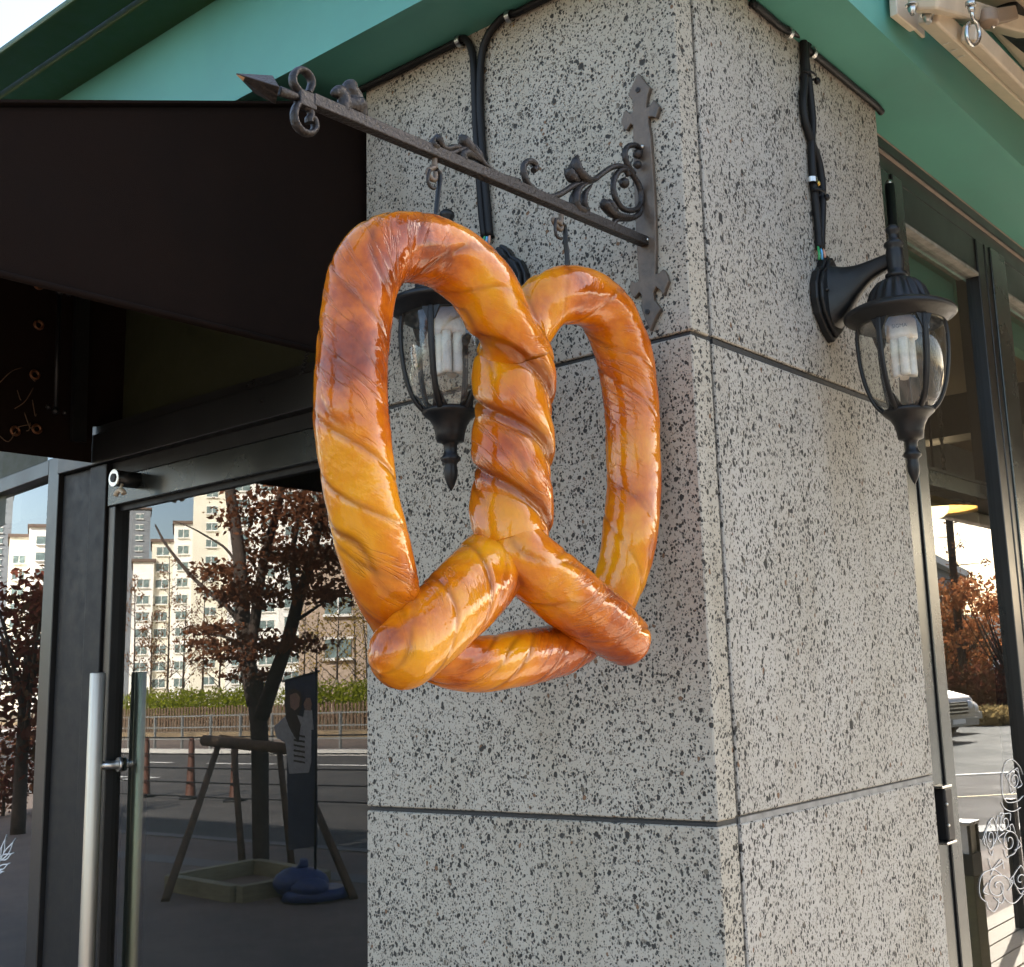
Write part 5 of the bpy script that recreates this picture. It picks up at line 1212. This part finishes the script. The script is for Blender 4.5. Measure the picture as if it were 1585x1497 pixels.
# thin young trees with stakes in the planted strip
tp = []
GT = 'thin autumn trees in the planted strip'
for i, (px, dist, hgt, mat) in enumerate(((205, 29, 7.0, 'rust'), (232, 31, 5.4, 'rust'), (258, 29, 7.6, 'rust'), (282, 32, 6.0, 'rust'), (312, 34, 7.5, 'rust'), (338, 29, 5.0, 'rust'), (488, 30, 4.4, 'yellow'), (520, 28, 4.6, 'yellow'), (548, 31, 5.0, 'yellow'), (470, 34, 5.4, 'yellow'), (566, 28, 4.0, 'yellow'))):
    q = seenL(px, 1085, dist); q[2] = 0.35
    hue = 'rusty' if mat == 'rust' else 'yellow'
    near = {205: 'close to the handle reflection', 232: 'shorter, second from the handle', 258: 'tallest, third from the handle', 282: 'fourth from the handle', 312: 'standing just left of the long bare branch', 338: 'low, nearest the maple trunk', 488: 'just right of the banner', 520: 'between banner and pillar', 548: 'near the pillar edge', 470: 'tucked behind the banner top', 566: 'right at the pillar edge'}[px]
    t = thing('young_tree', f'thin {hue} leaved young tree across the road, {near}', 'tree', q, GT)
    m = MB(); top = q + np.array([random.uniform(-.2, .2), 0, hgt]); limb(m, [q, q + np.array([0.05, 0, hgt * .5]), top], 0.06, 0.012, 7)
    bl = []
    for k in range(16):
        z = hgt * (0.28 + 0.7 * k / 16); a = random.uniform(0, 6.28); L = (1.25 - 0.9 * k / 16) * random.uniform(.6, 1.1)
        p = q + np.array([0.03, 0, z]); e = p + np.array([L * math.cos(a), L * math.sin(a), L * 0.9]); limb(m, [p, (p + e) / 2 + np.array([0, 0, -.05]), e], 0.018, 0.005, 5, 3)
        bl.append((p + (e - p) * 0.7, (0.35, 0.35, 0.4), 34 if mat == 'rust' else 20))
    m.build('trunk', M['bark'], t)
    leaves('crown', M[mat], t, bl, 0.055)
    m = MB()
    for a in (0.4, 2.5, 4.6): m.tube([q + np.array([0.7 * math.cos(a), 0.7 * math.sin(a), 0]), q + np.array([0.05 * math.cos(a), .05 * math.sin(a), 1.7])], 0.035, 6)
    m.build('stake', M['wood'], t)
# ---- apartment blocks
def apt(px0, px1, dist, top_py, label, mats, floors_h=2.8, depth=14, yaw=None, cols=None, bay=3.6, style='grid', base_h=0, group='apartment blocks across the road'):
    """block seen by reflection between two picture columns at a given distance"""
    d0, d1 = ray(px0, 1080), ray(px1, 1080)
    p0 = CAM_LOC + d0 / math.hypot(d0[0], d0[1]) * dist; p1 = CAM_LOC + d1 / math.hypot(d1[0], d1[1]) * dist
    topz = 1.57 + (np.interp((px0 + px1) / 2, [0, 600], [1094, 1070]) - top_py) / FPX * dist * 1.0
    p0, p1 = mirL(p0), mirL(p1); p0[2] = p1[2] = 0
    W = np.linalg.norm(p1 - p0); u = (p1 - p0) / W; n_ = np.array([-u[1], u[0], 0]); n_ = n_ if n_[1] > 0 else -n_     # towards the shop
    if yaw:
        pass
    c = (p0 + p1) / 2
    B_ = thing('apartment_block', label, 'building', c, group)
    H = topz
    def ob(a0, a1, o0, o1, z0, z1): return MB().prism([p0 + u * a0 + n_ * o0 + np.array([0, 0, z0]), p0 + u * a1 + n_ * o0 + np.array([0, 0, z0]), p0 + u * a1 + n_ * o1 + np.array([0, 0, z0]), p0 + u * a0 + n_ * o1 + np.array([0, 0, z0])], (0, 0, z1 - z0))
    ob(0, W, -depth, 0, 0, H).build('wall', mats[0], B_)
    ob(-0.3, W + 0.3, -depth - .3, 0.4, H, H + 0.5).build('parapet', mats[3], B_)
    if style == 'plain': ob(W * .3, W * .62, -depth * .7, -depth * .2, H + .5, H + 2.4).build('roof_house', mats[1], B_)
    nf = int(H / floors_h); nb = max(1, int(W / bay)); bw = W / nb
    wm = None; fmz = None
    for b in range(nb):
        if style == 'stair' and b % 3 == 1: continue
        if (b % 3 == 2) and style != 'plain':
            ob(b * bw + 0.15, b * bw + 0.5, 0.001, 0.35, 0, H).build('pilaster', mats[2], B_)
        for f in range(1, nf):
            z = f * floors_h
            ww, wh = (min(bw * .62, 1.7) if style == 'plain' else bw * 0.56), floors_h * (0.42 if style == 'plain' else 0.48)
            if wm is None:
                q = MB().obox((0, 0, 0), u * ww / 2, n_ * 0.06, np.array([0, 0, wh / 2])); q2 = MB()
                q2.obox(-n_ * 0.0 + np.array([0, 0, wh / 2 + .08]), u * (ww / 2 + .12), n_ * 0.12, np.array([0, 0, .08])); q2.obox(np.array([0, 0, -wh / 2 - .1]), u * (ww / 2 + .12), n_ * 0.3, np.array([0, 0, .09])); q2.obox((0, 0, 0), u * 0.05, n_ * 0.09, np.array([0, 0, wh / 2]))
                q.v = q.v + q2.v; k8 = 8
                q.f = q.f + [tuple(i + 8 for i in f_) for f_ in q2.f]; q.sm += q2.sm; q.mi += [1] * len(q2.f)
                wm = q.build('window', [M['farglass'], M['aptB']], B_, base=(0, 0, 0)); o = wm
            else:
                o = wm.copy(); COL.objects.link(o); o.parent = B_
            o.location = p0 + u * (b + 0.5) * bw + n_ * 0.03 + np.array([0, 0, z + floors_h * .55]) - c
    return B_
mA = [M['aptA'], M['aptB'], M['aptC'], M['aptroof']]; mB = [M['aptB'], M['aptA'], M['aptC'], M['aptroof']]; mD = [M['aptD'], M['aptD'], M['aptD'], M['aptroof']]
apt(190, 224, 330, 812, 'far grey tower block at the left edge of the door glass', [M['greyfar'], M['greyfar'], M['greyfar'], M['aptroof']], bay=6, style='plain')
apt(199, 232, 215, 888, 'lowest white step of the apartment row, beside the door handle', mB, bay=4.2)
apt(228, 262, 216, 858, 'second step of the apartment row with olive pilasters', mA, bay=4.2)
apt(262, 292, 214, 830, 'third step of the apartment row with a white top', mB, bay=4.4)
apt(292, 352, 205, 668, 'tallest cream apartment tower behind the long bare branch', mA, bay=9.0, style='plain')
apt(348, 432, 198, 640, 'wide white apartment tower directly behind the maple', mB, bay=3.9)
apt(430, 640, 190, 690, 'green trimmed apartment tower behind the maple crown', [M['aptB'], M['aptC'], M['aptC'], M['aptroof']], bay=4.0)
apt(462, 700, 82, 868, 'low tan stone apartment block near the pillar edge', mD, bay=3.5, floors_h=2.9, style='plain', depth=10)
# what the turned side pane mirrors
P0s = spt(0, -0.022, 0)
def mirS(p): p = np.asarray(p, float); return p - 2 * ((p - P0s) @ w_) * w_
def seenS(px, py, dist): d = ray(px, py); return mirS(CAM_LOC + d / math.hypot(d[0], d[1]) * dist)
def aptS(px0, px1, dist, top_py, label, mats, bay):
    global mirL
    keep = mirL; mirL = mirS
    o = apt(px0, px1, dist, top_py, label, mats, bay=bay); mirL = keep; return o
aptS(2, 34, 230, 862, 'cream stepped apartment block in the side pane, its left step', mA, 4.2)
aptS(32, 88, 225, 846, 'cream stepped apartment block in the side pane, its higher right step', mB, 4.6)
aptS(-60, 4, 340, 800, 'distant grey tower at the picture edge of the side pane', [M['greyfar'], M['greyfar'], M['greyfar'], M['aptroof']], 6)
q = seenS(38, 1085, 17.0); q[2] = 0.0
t = thing('street_tree', 'dark purple red street tree in the side pane left of the entrance', 'tree', q)
m = MB(); limb(m, [q, q + np.array([0, 0, 1.2]), q + np.array([.1, 0, 2.2])], 0.09, 0.06, 10)
for a in range(7):
    e = q + np.array([.9 * math.cos(a * .9), .9 * math.sin(a * .9), 2.9 + .2 * (a % 3)]); limb(m, [q + np.array([.1, 0, 1.2 + .12 * a]), (q + e) / 2 + np.array([0, 0, 1.0]), e], 0.03, 0.008, 7)
m.build('trunk', M['bark'], t)
leaves('crown', M['darkred'], t, [(q + np.array([random.uniform(-1, 1), random.uniform(-1, 1), random.uniform(1.0, 3.3)]), (.5, .5, .42), 230) for _ in range(26)], 0.055)
for k, (px, lab) in enumerate(((14, 'reddish shrub under the purple red tree, left one'), (72, 'reddish shrub under the purple red tree, right one'))):
    q = seenS(px, 1085, 20.0); q[2] = 0
    t = thing('shrub', lab, 'shrub', q, 'shrubs in the side pane'); m = MB(); limb(m, [q, q + np.array([0, 0, .5]), q + np.array([.1, 0, 1.0])], .03, .01, 6); m.build('stem', M['bark'], t)
    leaves('foliage', M['darkred'], t, [(q + np.array([random.uniform(-.5, .5), random.uniform(-.5, .5), random.uniform(.3, 1.1)]), (.35, .35, .3), 90) for _ in range(9)], 0.05)

# ================================================================== what the side window mirrors
# post lights on the deck edge
pq = seenR(1507, 1480, 6.0); pq[2] = 0
po_ = thing('post_light', 'square post light with a white lamp box on the timber deck edge', 'post light', pq)
W_ = 0.058
m = MB(); m.box(pq + np.array([-W_, -W_, 0.0]), pq + np.array([W_, W_, 0.625])); m.build('post', M['olivepost'], po_, bevel=0.004)
m = MB(); m.box(pq + np.array([-W_ - .002, -W_ - .002, 0.626]), pq + np.array([W_ + .002, W_ + .002, 0.72])); m.build('collar', M['lampblack'], po_, bevel=0.004)
m = MB(); m.box(pq + np.array([-W_ + .012, -W_ + .012, 0.721]), pq + np.array([W_ - .012, W_ - .012, 0.85])); m.build('lamp_box', M['whiteplastic'], po_)
m = MB()
for sx in (-1, 1):
    for sy in (-1, 1): m.box(pq + np.array([sx * (W_ - .006) - .006, sy * (W_ - .006) - .006, 0.7205]), pq + np.array([sx * (W_ - .006) + .006, sy * (W_ - .006) + .006, 0.85]))
m.build('corner_bar', M['lampblack'], po_)
m = MB(); m.box(pq + np.array([-W_ - .006, -W_ - .006, 0.8505]), pq + np.array([W_ + .006, W_ + .006, 0.865])); m.build('lamp_lid', M['zinc'], po_, bevel=0.003)
rp = seenR(1583, 1440, 7.6); rp[2] = 0
rr_ = thing('deck_railing', 'black posts with a low rail along the deck edge', 'railing', rp)
for k in range(3):
    b_ = rp + np.array([0, 1.7 * k, 0]); m = MB(); m.box(b_ + np.array([-.03, -.03, 0]), b_ + np.array([.03, .03, .80])); m.build('post', M['lampblack'], rr_)
m = MB(); m.box(rp + np.array([-.02, .04, .10]), rp + np.array([.02, 1.66, .14])); m.build('rail', M['lampblack'], rr_)
# van and a second car at the lot edge
def car(label, px, py, dist, L, Wd, H, van, yaw_t, paint_):
    q = seenR(px, py, dist); q[2] = 0.002
    c = thing('parked_van' if van else 'parked_car', label, 'van' if van else 'car', q)
    if van: prof = [(0.0, 0.35), (0.02, 0.75), (0.10, 0.95), (0.75, 1.12), (1.45, 1.85), (1.75, 1.95), (L - .15, 1.95), (L, 1.8), (L, 0.35)]
    else: prof = [(0.0, 0.3), (0.02, 0.62), (0.12, 0.75), (1.05, 0.92), (1.75, 1.38), (2.9, 1.42), (3.7, 1.05), (L, 0.95), (L + .02, 0.3)]
    m = MB(); sec = []
    for yy, k in ((-Wd / 2, .92), (-Wd / 2 * .96, 1.0), (Wd / 2 * .96, 1.0), (Wd / 2, .92)):
        pass
    m.prism([(x, -Wd / 2, z) for x, z in prof], (0, Wd, 0)); b = m.build('body', paint_, c, base=(0, 0, 0), bevel=0.07, bseg=3)
    g1, g2 = (prof[3], prof[4]) if van else (prof[3], prof[4])
    dx, dz = g2[0] - g1[0], g2[1] - g1[1]; l_ = math.hypot(dx, dz); nx, nz = -dz / l_, dx / l_
    def parts(nm, mb, mat): mb.build(nm, mat, c, base=(0, 0, 0))
    m = MB(); m.prism([(g1[0] + dx * .08 + nx * .004, -Wd * .42, g1[1] + dz * .08 + nz * .004), (g1[0] + dx * .08 + nx * .004, Wd * .42, g1[1] + dz * .08 + nz * .004), (g1[0] + dx * .93 + nx * .004, Wd * .36, g1[1] + dz * .93 + nz * .004), (g1[0] + dx * .93 + nx * .004, -Wd * .36, g1[1] + dz * .93 + nz * .004)], (nx * .01, 0, nz * .01)); parts('windscreen', m, M['carglass'])
    zg = 0.72 if van else 0.55
    m = MB(); m.box((-0.02, -Wd * .27, zg - .13), (0.03, Wd * .27, zg + .13)); parts('grille', m, M['rubber'])
    m = MB()
    for k in range(3): m.box((-0.028, -Wd * .26, zg - .09 + k * .08), (-0.019, Wd * .26, zg - .06 + k * .08))
    parts('grille_bar', m, M['zinc'])
    for s in (-1, 1):
        m = MB(); m.ball((0.05, s * Wd * .37, zg + .05), 0.13, 12, (.5, 1.1, .8)); parts('headlight', m, M['headlight'])
        for wx in (.85, L - .9):
            m = MB(); m.tube([(wx, s * (Wd / 2 - .2), .31), (wx, s * (Wd / 2 + .01), .31)], 0.31, 20); parts('wheel', m, M['rubber'])
            m = MB(); m.tube([(wx, s * (Wd / 2 + .011), .31), (wx, s * (Wd / 2 + .02), .31)], 0.19, 16); parts('wheel_rim', m, M['zinc'])
    m = MB(); m.box((-0.06, -Wd * .46, .34), (0.05, Wd * .46, .50)); parts('bumper', m, paint_)
    m = MB(); m.box((-0.068, -.26, .39), (-0.061, .26, .49)); parts('number_plate', m, M['whiteplastic'])
    for s in (-1, 1):
        m = MB(); m.box((1.7 if van else 1.75, s * Wd / 2 - .004, 1.2 if van else .98), ((L - .4) if van else 3.3, s * Wd / 2 + .006, 1.72 if van else 1.28)); parts('side_glass', m, M['carglass'])
    c.rotation_euler = (0, 0, yaw_t)
    return c
dv = np.array([0.37, 0.93, 0]);
car('silver van parked at the lot edge, nose half hidden by the window frame', 1484, 1146, 27.0, 4.8, 1.85, 1.95, True, rad(8), M['carpaint'])
car('pale car parked just behind the silver van', 1497, 1128, 30.5, 4.4, 1.75, 1.42, False, rad(4), M['carpaint'])
# planting beyond the lot
hb = []
for k in range(30):
    q = seenR(1460 + k * 5.0, 1070, 44 + 3 * math.sin(k)); hb.append(((q[0], q[1], 0.75 + .12 * math.sin(k * 1.7)), (0.95, 0.95, 0.95), 230))
o = leaves('red_hedge', M['darkred'], None, hb, 0.085, base=hb[10][0]); tag(o, 'long dark red hedge behind the parking lot', 'hedge')
gb = []
for k in range(26):
    q = seenR(1495 + k * 4.2, 1100, 36 + 1.2 * math.sin(k * 2.1)); gb.append(((q[0], q[1], 0.14), (0.9, 0.9, 0.36), 320))
o = leaves('dry_grass', M['dry'], None, gb, 0.07); tag(o, None, None, None, 'stuff')
def orange_tree(px, dist, hgt, spread, label, mat, n=16):
    q = seenR(px, 1050, dist); q[2] = 0
    t = thing('autumn_tree', label, 'tree', q, 'autumn trees behind the parking lot')
    m = MB(); limb(m, [q, q + np.array([.05, 0, hgt * .3]), q + np.array([.1, .1, hgt * .5])], .09, .06, 8)
    bl = []
    for k in range(n):
        a = k * 2.4; L = spread * random.uniform(.45, 1); z = hgt * random.uniform(.45, 1)
        e = q + np.array([L * math.cos(a), L * math.sin(a), z]); s_ = q + np.array([.05, .05, hgt * random.uniform(.25, .5)])
        limb(m, [s_, (s_ + e) / 2 + np.array([0, 0, -.1]), e], .03, .008, 6, 4)
        bl += [(e + np.array([random.uniform(-.5, .5), random.uniform(-.5, .5), random.uniform(-.4, .2)]), (.5, .5, .32), 48) for _ in range(2)]
    m.build('trunk', M['bark'], t); leaves('crown', M[mat], t, bl, 0.085)
orange_tree(1556, 42, 4.4, 1.9, 'bright orange spreading tree behind the parking lot, furthest right', 'orange', 22)
orange_tree(1500, 46, 5.0, 1.6, 'rusty orange tree in front of the tall dark trunk', 'rust', 16)
orange_tree(1466, 44, 3.6, 1.2, 'small orange tree above the van roof', 'orange', 10)
orange_tree(1525, 47, 4.2, 1.4, 'rusty orange tree between the trunk and the bright spreading one', 'orange', 14)
for px, ds in ((1455, 50), (1476, 52), (1510, 52)):
    q = seenR(px, 1000, ds); q[2] = 0
    t = thing('evergreen_tree', {1455: 'dark evergreen beside the window frame behind the van', 1476: 'dark evergreen left of the tall trunk', 1510: 'dark evergreen right of the tall trunk'}[px], 'tree', q, 'evergreens behind the lot')
    m = MB(); limb(m, [q, q + np.array([0, 0, 1.5]), q + np.array([0, 0, 3.4])], .1, .03, 7); m.build('trunk', M['bark'], t)
    leaves('crown', M['darkgreen'], t, [(q + np.array([0, 0, .8 + .35 * k]), (1.2 - .11 * k, 1.2 - .11 * k, .4), 150) for k in range(8)], 0.08)
# tall trunk with a few tufts
q = seenR(1489, 1000, 43.0); q[2] = 0
t = thing('tall_pine', 'tall dark pine trunk with sparse tufts rising past the bright sky', 'tree', q)
m = MB(); limb(m, [q, q + np.array([.05, 0, 5]), q + np.array([-.05, 0, 13])], .15, .11, 12)
bl = []
for k in range(12):
    z = 4.6 + k * .5; a = k * 2.1; L = random.uniform(.5, 1.4); e = q + np.array([L * math.cos(a), L * math.sin(a), z + .1]); limb(m, [q + np.array([0, 0, z]), (q + np.array([0, 0, z]) + e) / 2, e], .025, .008, 6, 3)
    bl.append((e, (.28, .28, .16), 40)); bl.append((q + np.array([0, 0, z]), (.3, .3, .3), 20))
m.build('trunk', M['bark'], t); leaves('crown', M['rust'], t, bl, 0.05)
# low grey building and wooded hill behind
qa, qb = seenR(1430, 1034, 75), seenR(1500, 1034, 95)
bg_ = thing('grey_building', 'low blue grey building with a pale roof edge behind the orange trees', 'building', (qa + qb) / 2 * np.array([1, 1, 0]))
u2 = qb - qa; u2[2] = 0; W2 = np.linalg.norm(u2); u2 /= W2; n2 = np.array([u2[1], -u2[0], 0])
def gb_(a0, a1, o0, o1, z0, z1): return MB().prism([np.array([qa[0], qa[1], z0]) + u2 * a0 + n2 * o0, np.array([qa[0], qa[1], z0]) + u2 * a1 + n2 * o0, np.array([qa[0], qa[1], z0]) + u2 * a1 + n2 * o1, np.array([qa[0], qa[1], z0]) + u2 * a0 + n2 * o1], (0, 0, z1 - z0))
gb_(0, W2, 0, 10, 0, 8.4).build('wall', M['greyfar'], bg_); gb_(-.5, W2 + .5, -.6, 10.5, 8.4, 8.9).build('roof_edge', M['aptB'], bg_)
for f in range(2):
    for k in range(7):
        gb_(1 + k * W2 / 7.2, 1 + k * W2 / 7.2 + 1.8, -.08, .02, 2.2 + f * 3, 3.8 + f * 3).build('window', M['farglass'], bg_)
        gb_(1 + k * W2 / 7.2, 1 + k * W2 / 7.2 + 1.8, 10.02 - .04, 10.08, 2.2 + f * 3, 3.8 + f * 3).build('window', M['farglass'], bg_)
hv = []; hf = []
NX, NY = 40, 8
qc = seenR(1520, 1034, 190)
for j in range(NY + 1):
    for i in range(NX + 1):
        ax_ = (i / NX - .5) * 260; by = j / NY * 120
        p = np.array([qc[0], qc[1], 0]) + np.array([0.93, -0.37, 0]) * ax_ + np.array([0.37, 0.93, 0]) * by
        z = max(0, 15 * math.sin(math.pi * min(1, j / NY * 1.3 + .05)) * (0.8 + .35 * noise.noise(Vector((ax_ * .02, by * .03, 1)))) + 1.5 * noise.noise(Vector((ax_ * .15, by * .15, 4)))) - .2
        hv.append((p[0], p[1], z if j else -.3))
for j in range(NY):
    for i in range(NX): a0 = j * (NX + 1) + i; hf.append((a0, a0 + 1, a0 + NX + 2, a0 + NX + 1))
m = MB(); m.add(hv, hf, True); struct(m.build('hill', paint('wooded_hill', (0.10, 0.085, 0.06), 0.95, var=0.3, scale=.3, bump=0)))
lw = seenR(1470, 1034, 52); lw2 = seenR(1560, 1034, 60)
m = MB(); m.bar((lw[0], lw[1], 1.0), (lw2[0], lw2[1], 1.0), 0.3, 1.9); o = m.build('low_wall', M['aptB'], base=(lw[0], lw[1], 0)); tag(o, 'low pale wall seen between the red hedge and the orange trees', 'wall')
